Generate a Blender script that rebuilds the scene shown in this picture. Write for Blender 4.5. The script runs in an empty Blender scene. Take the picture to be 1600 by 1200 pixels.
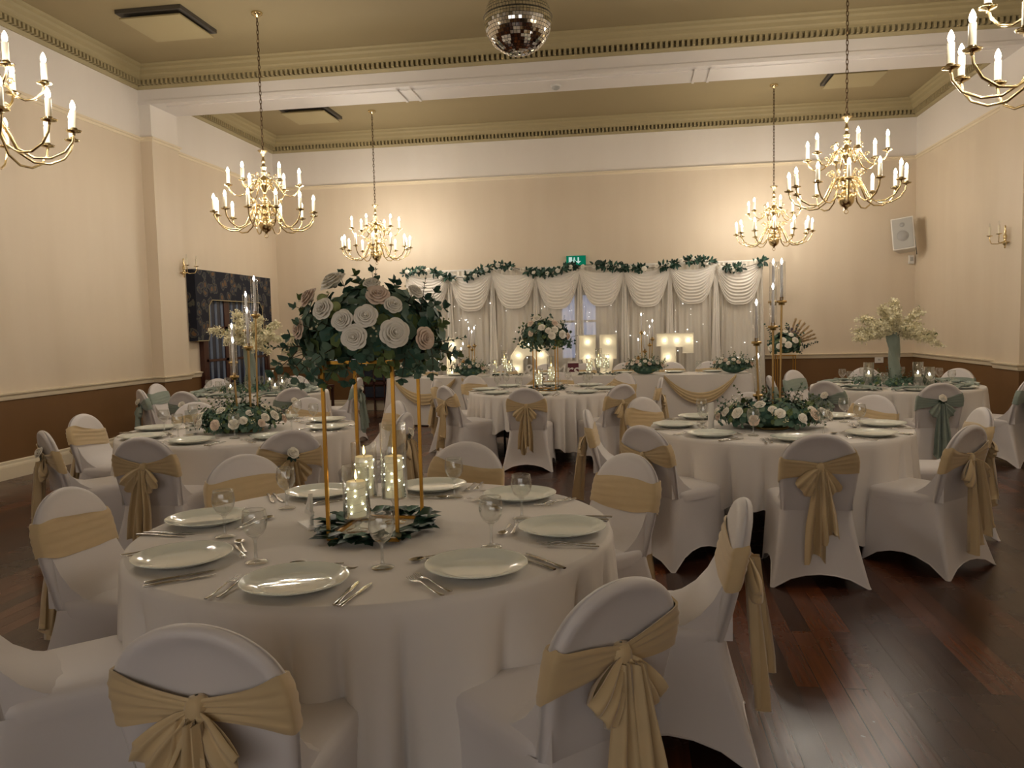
import bpy, math, random
from math import sin, cos, pi, radians, sqrt
from mathutils import Vector, Matrix, Quaternion

# ------------------------------------------------------------------ camera, world, exposure
S = bpy.context.scene
COL = S.collection
FPX, YAW, PITCH, ROLL, EYE = 1255.6, -0.1489, -0.0711, -0.0228, 1.529
d_ = Vector((sin(YAW)*cos(PITCH), cos(YAW)*cos(PITCH), sin(PITCH)))
r_ = Vector((cos(YAW), -sin(YAW), 0))
u_ = r_.cross(d_)
r2 = r_*cos(ROLL) + u_*sin(ROLL)
u2 = -r_*sin(ROLL) + u_*cos(ROLL)
cd = bpy.data.cameras.new('camera')
cam = bpy.data.objects.new('camera', cd)
COL.objects.link(cam)
cam.matrix_world = Matrix(((r2.x, u2.x, -d_.x, 0), (r2.y, u2.y, -d_.y, 0), (r2.z, u2.z, -d_.z, EYE), (0, 0, 0, 1)))
cd.sensor_width = 36.0
cd.lens = FPX*36.0/1600.0
cd.clip_start = 0.05
S.camera = cam
S.view_settings.view_transform = 'Standard'
S.view_settings.look = 'None'
S.view_settings.gamma = 1.0
S.view_settings.use_curve_mapping = False
S.view_settings.exposure = 1.22
wd = bpy.data.worlds.new('world')
S.world = wd
wd.use_nodes = True
wd.node_tree.nodes['Background'].inputs[0].default_value = (0.02, 0.02, 0.025, 1)
wd.node_tree.nodes['Background'].inputs[1].default_value = 0.3
S.cycles.max_bounces = 10
S.cycles.transparent_max_bounces = 40
BULB_W = 1.9        # watts of each candle bulb's point light

def area(name, loc, rot, sx, sy, w, col):
    l = bpy.data.lights.new(name, 'AREA'); l.shape = 'RECTANGLE'; l.size = sx; l.size_y = sy; l.energy = w; l.color = col
    o = bpy.data.objects.new(name, l); COL.objects.link(o); o.location = loc; o.rotation_euler = rot
    return o
# unseen cool fill light added by the wall behind the camera; no window there
area('cool_fill_light', (-1.0, -2.9, 1.9), (radians(90), 0, pi), 6.0, 1.6, 45, (0.74, 0.82, 1.0))

XL, XR, XP, XPR = -6.72, 4.81, -6.546, 4.63
YB, Y0 = 14.726, -3.0
Y1, Y2 = 10.505, 11.17
ZC, ZCB, ZP, ZR, ZBEAM = 5.2, 4.9125, 4.257, 0.93, 4.706
R = random.Random(7)

# ------------------------------------------------------------------ materials
def lin(c):
    c = c/255.0
    return c/12.92 if c <= 0.04045 else ((c+0.055)/1.055)**2.4
def rgb(r, g, b): return (lin(r), lin(g), lin(b), 1.0)
def mat(name, col, rough=0.6, metal=0.0, noise=0.0, nscale=30.0, bump=0.0, bscale=60.0, **kw):
    m = bpy.data.materials.new(name); m.use_nodes = True
    nt = m.node_tree; b = nt.nodes['Principled BSDF']
    b.inputs['Base Color'].default_value = col; b.inputs['Roughness'].default_value = rough; b.inputs['Metallic'].default_value = metal
    for k, v in kw.items():
        b.inputs[k.replace('_', ' ')].default_value = v
    tc = nt.nodes.new('ShaderNodeTexCoord')
    if noise:
        n = nt.nodes.new('ShaderNodeTexNoise'); n.inputs['Scale'].default_value = nscale; n.inputs['Detail'].default_value = 4
        nt.links.new(tc.outputs['Object'], n.inputs['Vector'])
        mx = nt.nodes.new('ShaderNodeMix'); mx.data_type = 'RGBA'
        mx.inputs[6].default_value = tuple(c*(1-noise) for c in col[:3])+(1,)
        mx.inputs[7].default_value = tuple(min(1, c*(1+noise)) for c in col[:3])+(1,)
        nt.links.new(n.outputs['Fac'], mx.inputs[0]); nt.links.new(mx.outputs[2], b.inputs['Base Color'])
    if bump:
        n = nt.nodes.new('ShaderNodeTexNoise'); n.inputs['Scale'].default_value = bscale; n.inputs['Detail'].default_value = 3
        nt.links.new(tc.outputs['Object'], n.inputs['Vector'])
        bp = nt.nodes.new('ShaderNodeBump'); bp.inputs['Strength'].default_value = bump; bp.inputs['Distance'].default_value = 0.01
        nt.links.new(n.outputs['Fac'], bp.inputs['Height']); nt.links.new(bp.outputs['Normal'], b.inputs['Normal'])
    return m
def emit(name, col, strength, sample=True):
    m = bpy.data.materials.new(name); m.use_nodes = True; nt = m.node_tree
    nt.nodes.remove(nt.nodes['Principled BSDF'])
    e = nt.nodes.new('ShaderNodeEmission'); e.inputs[0].default_value = col; e.inputs[1].default_value = strength
    nt.links.new(e.outputs[0], nt.nodes['Material Output'].inputs[0])
    if not sample: m.cycles.emission_sampling = 'NONE'
    return m
def thin(name, tint, ior=1.45, extra=0.0):
    m = bpy.data.materials.new(name); m.use_nodes = True; nt = m.node_tree
    nt.nodes.remove(nt.nodes['Principled BSDF'])
    t = nt.nodes.new('ShaderNodeBsdfTransparent'); t.inputs[0].default_value = tint
    g = nt.nodes.new('ShaderNodeBsdfGlossy'); g.inputs['Roughness'].default_value = 0.035
    lw0 = nt.nodes.new('ShaderNodeLayerWeight'); lw0.inputs[0].default_value = 0.5
    lw = nt.nodes.new('ShaderNodeMath'); lw.operation = 'POWER'; lw.inputs[1].default_value = 3.0; nt.links.new(lw0.outputs['Facing'], lw.inputs[0])
    a = nt.nodes.new('ShaderNodeMath'); a.operation = 'MULTIPLY_ADD'; a.inputs[1].default_value = 0.85; a.inputs[2].default_value = extra+0.10
    a.use_clamp = True
    mx = nt.nodes.new('ShaderNodeMixShader')
    nt.links.new(lw.outputs[0], a.inputs[0]); nt.links.new(a.outputs[0], mx.inputs[0])
    nt.links.new(t.outputs[0], mx.inputs[1]); nt.links.new(g.outputs[0], mx.inputs[2])
    nt.links.new(mx.outputs[0], nt.nodes['Material Output'].inputs[0])
    return m
def wallmat():
    m = bpy.data.materials.new('painted_wall'); m.use_nodes = True; nt = m.node_tree; b = nt.nodes['Principled BSDF']
    b.inputs['Roughness'].default_value = 0.55
    g = nt.nodes.new('ShaderNodeNewGeometry'); s = nt.nodes.new('ShaderNodeSeparateXYZ'); nt.links.new(g.outputs['Position'], s.inputs[0])
    mp = nt.nodes.new('ShaderNodeMapping'); mp.inputs['Scale'].default_value = (2.2, 2.2, 0.35); nt.links.new(g.outputs['Position'], mp.inputs[0])
    n = nt.nodes.new('ShaderNodeTexNoise'); n.inputs['Scale'].default_value = 1.6; n.inputs['Detail'].default_value = 5; nt.links.new(mp.outputs[0], n.inputs['Vector'])
    def mix(f, a, c):
        x = nt.nodes.new('ShaderNodeMix'); x.data_type = 'RGBA'
        for k, v in ((0, f), (6, a), (7, c)):
            if isinstance(v, tuple): x.inputs[k].default_value = v
            else: nt.links.new(v, x.inputs[k])
        return x.outputs[2]
    def gt(z):
        x = nt.nodes.new('ShaderNodeMath'); x.operation = 'GREATER_THAN'; nt.links.new(s.outputs['Z'], x.inputs[0]); x.inputs[1].default_value = z
        return x.outputs[0]
    cream = mix(n.outputs['Fac'], rgb(212, 196, 172), rgb(222, 208, 186))
    brown = mix(n.outputs['Fac'], rgb(108, 76, 38), rgb(118, 84, 46))
    white = mix(n.outputs['Fac'], rgb(226, 219, 210), rgb(232, 226, 218))
    c = mix(gt(ZP), mix(gt(ZR-0.03), brown, cream), white)
    nt.links.new(c, b.inputs['Base Color'])
    bp = nt.nodes.new('ShaderNodeBump'); bp.inputs['Strength'].default_value = 0.15; bp.inputs['Distance'].default_value = 0.01
    nt.links.new(n.outputs['Fac'], bp.inputs['Height']); nt.links.new(bp.outputs[0], b.inputs['Normal'])
    return m
def floormat():
    m = bpy.data.materials.new('mahogany_boards'); m.use_nodes = True; nt = m.node_tree; b = nt.nodes['Principled BSDF']
    g = nt.nodes.new('ShaderNodeNewGeometry')
    mp = nt.nodes.new('ShaderNodeMapping'); mp.inputs['Rotation'].default_value = (0, 0, radians(90)); nt.links.new(g.outputs['Position'], mp.inputs[0])
    br = nt.nodes.new('ShaderNodeTexBrick'); br.offset = 0.37; br.inputs['Scale'].default_value = 1.0
    br.inputs['Brick Width'].default_value = 1.7; br.inputs['Row Height'].default_value = 0.095
    br.inputs['Mortar Size'].default_value = 0.0022; br.inputs['Mortar Smooth'].default_value = 0.3
    br.inputs['Color1'].default_value = rgb(62, 34, 22); br.inputs['Color2'].default_value = rgb(138, 76, 40); br.inputs['Mortar'].default_value = rgb(22, 12, 8)
    br.inputs['Bias'].default_value = -0.45
    b.inputs['Specular IOR Level'].default_value = 0.32
    nt.links.new(mp.outputs[0], br.inputs['Vector'])
    mp2 = nt.nodes.new('ShaderNodeMapping'); mp2.inputs['Scale'].default_value = (40, 2.5, 1); nt.links.new(g.outputs['Position'], mp2.inputs[0])
    n = nt.nodes.new('ShaderNodeTexNoise'); n.inputs['Scale'].default_value = 1.0; n.inputs['Detail'].default_value = 6; nt.links.new(mp2.outputs[0], n.inputs['Vector'])
    mx = nt.nodes.new('ShaderNodeMix'); mx.data_type = 'RGBA'; mx.blend_type = 'MULTIPLY'; mx.inputs[0].default_value = 0.7
    cr = nt.nodes.new('ShaderNodeValToRGB'); cr.color_ramp.elements[0].position = 0.3; cr.color_ramp.elements[0].color = (0.45, 0.42, 0.4, 1); cr.color_ramp.elements[1].position = 0.7
    nt.links.new(n.outputs['Fac'], cr.inputs[0]); nt.links.new(br.outputs['Color'], mx.inputs[6]); nt.links.new(cr.outputs[0], mx.inputs[7])
    nt.links.new(mx.outputs[2], b.inputs['Base Color'])
    n2 = nt.nodes.new('ShaderNodeTexNoise'); n2.inputs['Scale'].default_value = 2.2; n2.inputs['Detail'].default_value = 8; nt.links.new(g.outputs['Position'], n2.inputs['Vector'])
    mr = nt.nodes.new('ShaderNodeMapRange'); mr.inputs[3].default_value = 0.16; mr.inputs[4].default_value = 0.36; nt.links.new(n2.outputs['Fac'], mr.inputs[0]); nt.links.new(mr.outputs[0], b.inputs['Roughness'])
    bp = nt.nodes.new('ShaderNodeBump'); bp.inputs['Strength'].default_value = 0.25; bp.inputs['Distance'].default_value = 0.002
    nt.links.new(n.outputs['Fac'], bp.inputs['Height'])
    bp2 = nt.nodes.new('ShaderNodeBump'); bp2.invert = True; bp2.inputs['Strength'].default_value = 0.5; bp2.inputs['Distance'].default_value = 0.002
    nt.links.new(br.outputs['Fac'], bp2.inputs['Height']); nt.links.new(bp.outputs[0], bp2.inputs['Normal']); nt.links.new(bp2.outputs[0], b.inputs['Normal'])
    return m
def tapestry():
    m = bpy.data.materials.new('floral_tapestry'); m.use_nodes = True; nt = m.node_tree; b = nt.nodes['Principled BSDF']; b.inputs['Roughness'].default_value = 0.9
    g = nt.nodes.new('ShaderNodeNewGeometry')
    ns = nt.nodes.new('ShaderNodeTexNoise'); ns.inputs['Scale'].default_value = 9; ns.inputs['Detail'].default_value = 3; nt.links.new(g.outputs['Position'], ns.inputs['Vector'])
    va = nt.nodes.new('ShaderNodeVectorMath'); va.operation = 'MULTIPLY_ADD'; va.inputs[1].default_value = (0.12,)*3
    nt.links.new(ns.outputs['Color'], va.inputs[0]); nt.links.new(g.outputs['Position'], va.inputs[2])
    v = nt.nodes.new('ShaderNodeTexVoronoi'); v.inputs['Scale'].default_value = 6.5; nt.links.new(va.outputs[0], v.inputs['Vector'])
    cr = nt.nodes.new('ShaderNodeValToRGB'); e = cr.color_ramp.elements
    e[0].position = 0.0; e[0].color = rgb(112, 74, 52); e[1].position = 1.0; e[1].color = rgb(18, 22, 36)
    for p, c in ((0.22, rgb(104, 86, 62)), (0.34, rgb(30, 36, 60)), (0.45, rgb(86, 84, 72)), (0.52, rgb(20, 24, 40))):
        q = e.new(p); q.color = c
    nt.links.new(v.outputs['Distance'], cr.inputs[0]); nt.links.new(cr.outputs[0], b.inputs['Base Color'])
    return m

MW = wallmat(); MFL = floormat(); MTAP = tapestry()
MCEIL = mat('khaki_ceiling', rgb(152, 137, 102), 0.8, noise=0.04, nscale=2)
MCORN = mat('khaki_cornice', rgb(164, 150, 112), 0.6)
MDENT = mat('dentil_recess', rgb(104, 92, 68), 0.8)
MWHITE = mat('white_beam_paint', rgb(224, 218, 212), 0.5, noise=0.03, nscale=3)
MTRIM = mat('cream_trim_gloss', rgb(226, 212, 184), 0.35)
MSPAN = mat('white_spandex', rgb(214, 208, 206), 0.55, bump=0.12, bscale=14, Sheen_Weight=0.3)
MCLOTH = mat('white_linen', rgb(222, 216, 210), 0.8, bump=0.1, bscale=9)
MGOLDF = mat('gold_chiffon', rgb(200, 176, 134), 0.65, noise=0.1, nscale=12, Sheen_Weight=0.4)
MSAGEF = mat('sage_chiffon', rgb(138, 150, 138), 0.7, noise=0.1, nscale=12, Sheen_Weight=0.3)
MPLATE = mat('white_porcelain', rgb(222, 226, 216), 0.035)
MSTEEL = mat('polished_cutlery', rgb(190, 186, 180), 0.16, 1.0)
MBRASS = mat('polished_brass', rgb(224, 202, 154), 0.2, 1.0)
MCHAIN = mat('aged_brass_chain', rgb(108, 88, 66), 0.4, 1.0)
MGOLD = mat('brushed_gold', rgb(190, 140, 58), 0.35, 1.0)
MGOLD2 = mat('pale_gold_metal', rgb(196, 164, 108), 0.3, 1.0)
MGLASS = thin('clear_glass', (0.985, 0.99, 0.985, 1))
MACRYL = thin('clear_acrylic', (0.95, 0.96, 0.95, 1), 1.45, 0.08)
MCANDW = mat('ivory_candle_sleeve', rgb(236, 226, 200), 0.5)
MLEDC = mat('white_taper_wax', rgb(226, 222, 220), 0.4)
MBULB = emit('candle_bulb_glow', (1.0, 0.80, 0.56, 1), 14, False)
MFLAME = emit('led_flame', (1.0, 0.93, 0.85, 1), 8, False)
MFLAMEY = emit('yellow_flame', (1.0, 0.62, 0.16, 1), 5, False)
MFAIRY = emit('fairy_light_glow', (0.92, 0.97, 0.72, 1), 9, False)
MSPARK = emit('backdrop_led', (1.0, 0.97, 0.9, 1), 2.6, False)
MLETB = emit('letter_bulb', (1.0, 0.88, 0.6, 1), 7, False)
MWAX = mat('ivory_pillar_wax', rgb(236, 226, 196), 0.5, Emission_Color=(1.0, .85, .5, 1), Emission_Strength=0.07)
MROSE = mat('cream_rose_petal', rgb(246, 240, 226), 0.6, noise=0.03, nscale=20)
MROSEP = mat('blush_rose_petal', rgb(234, 212, 192), 0.7, noise=0.05, nscale=20)
MBUD = mat('green_bud', rgb(150, 160, 104), 0.7)
MLF1 = mat('eucalyptus_leaf_deep', rgb(62, 96, 80), 0.55, noise=0.2, nscale=8)
MLF2 = mat('eucalyptus_leaf_grey', rgb(98, 124, 104), 0.6, noise=0.2, nscale=8)
MLF3 = mat('leaf_olive', rgb(98, 116, 66), 0.6, noise=0.2, nscale=8)
MLFD = mat('ruscus_leaf_dark', rgb(24, 58, 44), 0.45, noise=0.2, nscale=8)
MSTEM = mat('brown_stem', rgb(72, 60, 40), 0.8)
MBLOS = mat('cream_blossom', rgb(232, 224, 190), 0.85, noise=0.06, nscale=30)
MDRAPE = mat('white_chiffon_drape', rgb(232, 226, 214), 0.75)
MDRAPE.node_tree.nodes['Principled BSDF'].inputs['Alpha'].default_value = 0.80
MSWAG = mat('white_satin_swag', rgb(238, 232, 222), 0.5)
MMIRR = mat('mirror_tile', rgb(225, 222, 216), 0.04, 1.0)
MBLACK = mat('black_plastic', rgb(24, 24, 26), 0.5)
MDARKW = mat('dark_mahogany', rgb(66, 34, 26), 0.35, noise=0.2, nscale=6)
MPANE = mat('dark_curtained_pane', rgb(40, 46, 62), 0.25)
MPANEL = mat('grey_curtain_strip', rgb(96, 108, 128), 0.7)
MNAVY = mat('navy_panel', rgb(20, 26, 42), 0.6)
MWPL = mat('white_plastic', rgb(226, 222, 214), 0.45)
MGRIL = mat('grey_grille', rgb(176, 174, 168), 0.6)
MGREEN = emit('exit_sign_green', rgb(16, 130, 96), 0.28, False)
MGRIL2 = mat('grey_speaker_mesh', rgb(160, 158, 154), 0.6)
MVENT = mat('vent_duct_grey', rgb(74, 68, 60), 0.6)
MSIGNW = emit('exit_sign_white', (0.75, 0.95, 0.85, 1), 0.3, False)
MLETW = mat('white_letter_gloss', rgb(238, 232, 218), 0.5)
MMAROON = mat('maroon_card', rgb(92, 30, 44), 0.6)
MPAMP = mat('pampas_beige', rgb(198, 170, 130), 0.95)
MDUSTY = mat('dusty_mauve_flower', rgb(120, 108, 118), 0.85)
MDOORG = emit('dusk_light_in_door_pane', (0.45, 0.55, 0.85, 1), 0.55, True)

# ------------------------------------------------------------------ mesh builder
class MB:
    def __init__(s): s.v = []; s.f = []; s.m = []; s.sm = []
    def face(s, idx, m=0, sm=True): s.f.append(tuple(idx)); s.m.append(m); s.sm.append(sm)
    def add(s, p): s.v.append(tuple(p)); return len(s.v)-1
    def grid(s, rows, cu=False, cv=False, m=0, sm=True):
        n = len(rows); k = len(rows[0]); b = len(s.v)
        for r in rows: s.v += [tuple(p) for p in r]
        for i in range(n if cv else n-1):
            for j in range(k if cu else k-1):
                i2 = (i+1) % n; j2 = (j+1) % k
                s.face((b+i*k+j, b+i*k+j2, b+i2*k+j2, b+i2*k+j), m, sm)
        return s
    def cap(s, pts, m=0, sm=False, flip=False):
        b = len(s.v); s.v += [tuple(p) for p in pts]; ix = list(range(b, len(s.v)))
        s.face(ix[::-1] if flip else ix, m, sm); return s
    def box(s, c, d, rz=0.0, m=0):
        b = len(s.v); ca, sa = cos(rz), sin(rz)
        for dz in (-.5, .5):
            for dx, dy in ((-.5, -.5), (.5, -.5), (.5, .5), (-.5, .5)):
                x, y = dx*d[0], dy*d[1]
                s.v.append((c[0]+x*ca-y*sa, c[1]+x*sa+y*ca, c[2]+dz*d[2]))
        for f in ((3, 2, 1, 0), (4, 5, 6, 7), (0, 1, 5, 4), (1, 2, 6, 5), (2, 3, 7, 6), (3, 0, 4, 7)):
            s.face([b+i for i in f], m, False)
        return s
    def b2(s, x0, x1, y0, y1, z0, z1, m=0):
        return s.box(((x0+x1)/2, (y0+y1)/2, (z0+z1)/2), (x1-x0, y1-y0, z1-z0), 0, m)
    def lathe(s, prof, n=20, c=(0, 0, 0), m=0, sm=True):
        rows = [[(c[0]+r*cos(2*pi*j/n), c[1]+r*sin(2*pi*j/n), c[2]+z) for j in range(n)] for r, z in prof]
        return s.grid(rows, cu=True, m=m, sm=sm)
    def sph(s, c, r, n=12, k=8, m=0):
        if not isinstance(r, (tuple, list)): r = (r, r, r)
        rows = []
        for i in range(k+1):
            a = -pi/2+pi*i/k
            rows.append([(c[0]+r[0]*cos(a)*cos(2*pi*j/n), c[1]+r[1]*cos(a)*sin(2*pi*j/n), c[2]+r[2]*sin(a)) for j in range(n)])
        return s.grid(rows, cu=True, m=m)
    def tube(s, path, rad, n=8, m=0, caps=True, closed=False):
        P = [Vector(p) for p in path]; L = len(P)
        if not isinstance(rad, (list, tuple)): rad = [rad]*L
        up = None; rows = []
        for i in range(L):
            if closed: t = P[(i+1) % L]-P[i-1]
            else: t = P[min(i+1, L-1)]-P[max(i-1, 0)]
            if t.length < 1e-9: t = Vector((0, 0, 1))
            t.normalize()
            if up is None:
                up = Vector((0, 0, 1)) if abs(t.z) < .9 else Vector((1, 0, 0))
            a = up-t*up.dot(t)
            if a.length < 1e-6: a = t.orthogonal()
            a.normalize(); up = a; b = t.cross(a)
            rows.append([P[i]+a*rad[i]*cos(2*pi*j/n)+b*rad[i]*sin(2*pi*j/n) for j in range(n)])
        s.grid(rows, cu=True, cv=closed, m=m)
        if caps and not closed:
            s.cap(rows[0], m, flip=True); s.cap(rows[-1], m)
        return s
    def leaf(s, p, d, nrm, L, W, m=0):
        p = Vector(p); d = Vector(d).normalized(); nrm = Vector(nrm)
        sd = d.cross(nrm)
        if sd.length < 1e-4: sd = d.orthogonal()
        sd.normalize(); n = sd.cross(d)
        q = [p, p+d*L*.3+sd*W*.46+n*W*.08, p+d*L*.72+sd*W*.42+n*W*.1-n*L*.05, p+d*L-n*L*.12, p+d*L*.72-sd*W*.42+n*W*.1-n*L*.05, p+d*L*.3-sd*W*.46+n*W*.08,
             p+d*L*.3-n*W*.06, p+d*L*.72-n*W*.05-n*L*.05]
        b = len(s.v); s.v += [tuple(x) for x in q]
        for f in ((0, 1, 6), (0, 6, 5), (1, 2, 7, 6), (6, 7, 4, 5), (2, 3, 7), (7, 3, 4)):
            s.face([b+i for i in f], m, True)
        return s
    def mesh(s, name, mats):
        me = bpy.data.meshes.new(name); me.from_pydata(s.v, [], s.f)
        for x in (mats if isinstance(mats, (list, tuple)) else [mats]): me.materials.append(x)
        me.polygons.foreach_set('material_index', s.m); me.polygons.foreach_set('use_smooth', s.sm)
        me.update(); return me
    def build(s, name, mats, parent=None, loc=None):
        return link(name, s.mesh(name, mats), parent, loc)
def link(name, me, parent=None, loc=None, rot=None, sc=None):
    o = bpy.data.objects.new(name, me); COL.objects.link(o)
    if parent: o.parent = parent
    if loc is not None: o.location = loc
    if rot is not None: o.rotation_euler = rot
    if sc is not None: o.scale = (sc,)*3 if not isinstance(sc, (tuple, list)) else sc
    return o
def tag(o, label=None, cat=None, group=None, kind=None):
    if label: o['label'] = label
    if cat: o['category'] = cat
    if group: o['group'] = group
    if kind: o['kind'] = kind
    return o
def thing(name, label, cat, loc=(0, 0, 0), rz=0.0, group=None):
    return tag(link(name, None, None, loc, (0, 0, rz)), label, cat, group)
def struct(name, mb, m): return tag(mb.build(name, m), kind='structure')
def dup(root, loc, rz=0.0, label=None, group=None, sc=None, keep=False):
    def rec(o, par):
        c = o.copy(); COL.objects.link(c); c.parent = par
        for ch in o.children: rec(ch, c)
        return c
    r = rec(root, None); r.location = loc
    if not keep: r.rotation_euler = (0, 0, rz)
    if sc: r.scale = (sc,)*3
    if label: r['label'] = label
    if group: r['group'] = group
    return r
class Proto:
    """first use moves the source itself, every later use copies it"""
    def __init__(s, o): s.o = o; s.used = False
    def put(s, loc, rz, label, group=None, sc=None):
        if not s.used:
            s.used = True; o = s.o; o.location = loc; o.rotation_euler = (0, 0, rz)
            if sc: o.scale = (sc,)*3
            o['label'] = label
            if group: o['group'] = group
            return o
        return dup(s.o, loc, rz, label, group, sc)

# ------------------------------------------------------------------ room shell
struct('floor', MB().b2(XL-.3, XR+.3, Y0-.2, YB+.2, -.1, 0), MFL)
struct('wall_left', MB().b2(XL-.2, XL, Y0-.2, YB+.2, 0, ZC+.1), MW)
struct('wall_right', MB().b2(XR, XR+.2, Y0-.2, YB+.2, 0, ZC+.1), MW)
struct('wall_back', MB().b2(XL-.2, XR+.2, YB, YB+.2, 0, ZC+.1), MW)
struct('wall_front', MB().b2(XL-.2, XR+.2, Y0-.2, Y0, 0, ZC+.1), MW)
struct('ceiling', MB().b2(XL-.2, XR+.2, Y0-.2, YB+.2, ZC, ZC+.1), MCEIL)
pl = MB(); pl.b2(XL-.05, XP, Y1, Y2, 0, ZBEAM); struct('pilaster_left', pl, MW)
pl = MB(); pl.b2(XPR, XR+.05, Y1, Y2, 0, ZBEAM); struct('pilaster_right', pl, MW)
bm = MB(); bm.b2(XL, XR, Y1, Y2, ZBEAM, ZC)
bm.b2(XL+.35, XR-.35, Y1+.12, Y2-.12, ZBEAM-.012, ZBEAM)
for x in (-2.95, .93):
    bm.b2(x-.11, x-.08, Y1+.06, Y2-.06, ZBEAM-.03, ZBEAM-.01); bm.b2(x+.08, x+.11, Y1+.06, Y2-.06, ZBEAM-.03, ZBEAM-.01)
bm.b2(XL, XR, Y1-.012, Y1, ZBEAM, ZBEAM+.05)
struct('ceiling_beam', bm, MWHITE)

CPROF = [(0.0, ZCB-.005), (.022, ZCB-.005), (.03, ZCB+.01), (.045, ZCB+.03), (.045, ZCB+.036), (.006, ZCB+.037), (.006, ZCB+.10), (.105, ZCB+.101), (.108, ZCB+.13), (.115, ZCB+.15), (.13, ZCB+.165),
         (.14, ZCB+.21), (.165, ZCB+.235), (.17, ZCB+.265), (.19, ZC-.005), (.19, ZC+.01)]
def loop_moulding(name, prof, x0, x1, y0, y1, m):
    mb = MB()
    rows = [[(x0+p, y0+p, z), (x1-p, y0+p, z), (x1-p, y1-p, z), (x0+p, y1-p, z)] for p, z in prof]
    mb.grid(rows, cu=True, sm=False); return mb
def dentils(mb, x0, x1, y0, y1, m=0):
    zc_ = ZCB+.069; hh = .063
    for a0, a1, fixed, ax in ((x0+.09, x1-.09, y0, 'y0'), (x0+.09, x1-.09, y1, 'y1'), (y0+.09, y1-.09, x0, 'x0'), (y0+.09, y1-.09, x1, 'x1')):
        n = int((a1-a0)/.066)
        for i in range(n+1):
            t = a0+(a1-a0)*i/n
            if ax == 'y0': c, d = (t, fixed+.05, zc_), (.034, .09, hh)
            if ax == 'y1': c, d = (t, fixed-.05, zc_), (.034, .09, hh)
            if ax == 'x0': c, d = (fixed+.05, t, zc_), (.09, .034, hh)
            if ax == 'x1': c, d = (fixed-.05, t, zc_), (.09, .034, hh)
            mb.box(c, d, 0, m)
for k, (ya, yb) in enumerate(((Y0, Y1), (Y2, YB))):
    mb = loop_moulding('c', CPROF, XL, XR, ya, yb, MCORN)
    struct('trim_%d' % (k+1), mb, MCORN)
    db = MB(); dentils(db, XL, XR, ya, yb); struct('trim_%d' % (k+3), db, MCORN)

def rail(mb, prof):
    """rail running round the walls, stepping out round the pilasters; prof = [(projection, z)]"""
    plan = [(XL, Y0), (XL, Y1), (XP, Y1), (XP, Y2), (XL, Y2), (XL, YB), (XR, YB), (XR, Y2), (XPR, Y2), (XPR, Y1), (XR, Y1), (XR, Y0)]
    sx = [1, 1, 1, 1, 1, 1, -1, -1, -1, -1, -1, -1]
    sy = [1, -1, -1, 1, 1, -1, -1, 1, 1, -1, -1, 1]
    rows = [[(x+a*p, y+b*p, z) for (x, y), a, b in zip(plan, sx, sy)] for p, z in prof]
    mb.grid(rows, cu=True, sm=False); return mb
struct('trim_5', rail(MB(), [(0, ZP-.05), (.012, ZP-.05), (.016, ZP-.02), (.035, ZP-.012), (.038, ZP+.008), (.0, ZP+.012)]), MTRIM)
struct('trim_6', rail(MB(), [(0, ZR-.075), (.016, ZR-.072), (.022, ZR-.05), (.026, ZR-.02), (.045, ZR-.012), (.048, ZR+.004), (0, ZR+.01)]), MTRIM)
struct('baseboard_back', rail(MB(), [(.022, 0), (.022, .13), (.018, .15), (.012, .165), (.012, .19), (0, .2)]), MTRIM)
# ------------------------------------------------------------------ ceiling vents, detector, wall fittings
def vent(x, y, label):
    t = thing('ceiling_vent', label, 'ceiling vent', (x, y, ZC), 0, 'square ceiling vents')
    MB().b2(-.40, .40, -.40, .40, -.045, 0).build('vent_recess', MVENT, t)
    mb = MB(); mb.b2(-.37, .37, -.37, .37, -.10, -.085); mb.b2(-.28, .28, -.28, .28, -.085, -.045)
    mb.build('vent_panel', MCORN, t)
vent(-5.33, 9.0, 'square khaki ceiling vent nearest the camera, upper left')
vent(-5.28, 13.15, 'square khaki ceiling vent beyond the beam, left side')
vent(3.35, 13.0, 'square khaki ceiling vent beyond the beam, right side')
t = thing('smoke_detector', 'small white smoke detector under the white ceiling beam', 'smoke detector', (-.95, 10.83, ZBEAM-.012))
MB().lathe([(0, 0), (.07, 0), (.07, -.015), (.05, -.02)], 20).build('mount', MWPL, t)
MB().lathe([(.05, -.02), (.05, -.045), (.03, -.06), (0, -.06)], 20).build('sensor_dome', MGRIL, t)

def speaker():
    t = thing('wall_speaker', 'white loudspeaker hung on a black bracket in the right back corner', 'loudspeaker', (4.5, 14.32, 2.9), radians(-28))
    t.rotation_euler = (radians(-8), radians(-6), radians(-24))
    mb = MB()
    rows = []
    for z in (-.27, -.26, .26, .27):
        e = .0 if abs(z) < .265 else .012
        rows.append([(-.17+e, -.14+e, z), (.17-e, -.14+e, z), (.12-e, .14-e, z), (-.12+e, .14-e, z)])
    mb.grid(rows, cu=True, sm=False); mb.cap(rows[0], flip=True); mb.cap(rows[-1]); mb.build('speaker_box', MWPL, t)
    MB().b2(-.15, .15, -.152, -.141, -.245, .245).build('speaker_grille', MGRIL, t)
    mb = MB(); mb.lathe([(0, .0), (.085, .0), (.088, -.004), (.092, 0)], 24); mb.lathe([(0, 0), (.035, 0), (.038, -.004), (.042, 0)], 20, (0, .185, 0))
    o = mb.build('speaker_cone', MGRIL2, t, (0, -.155, -.045)); o.rotation_euler = (radians(90), 0, 0)
    mb = MB(); mb.b2(.02, .12, .14, .22, .2, .33); mb.tube([(.1, .2, .22), (.13, .26, 0), (.14, .25, -.3)], .006, 6); mb.build('wall_bracket', MBLACK, t)
speaker()
t = thing('thermostat_box', 'small white control box on the back wall below the loudspeaker', 'control box', (4.74, YB-.002, 2.52))
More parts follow.
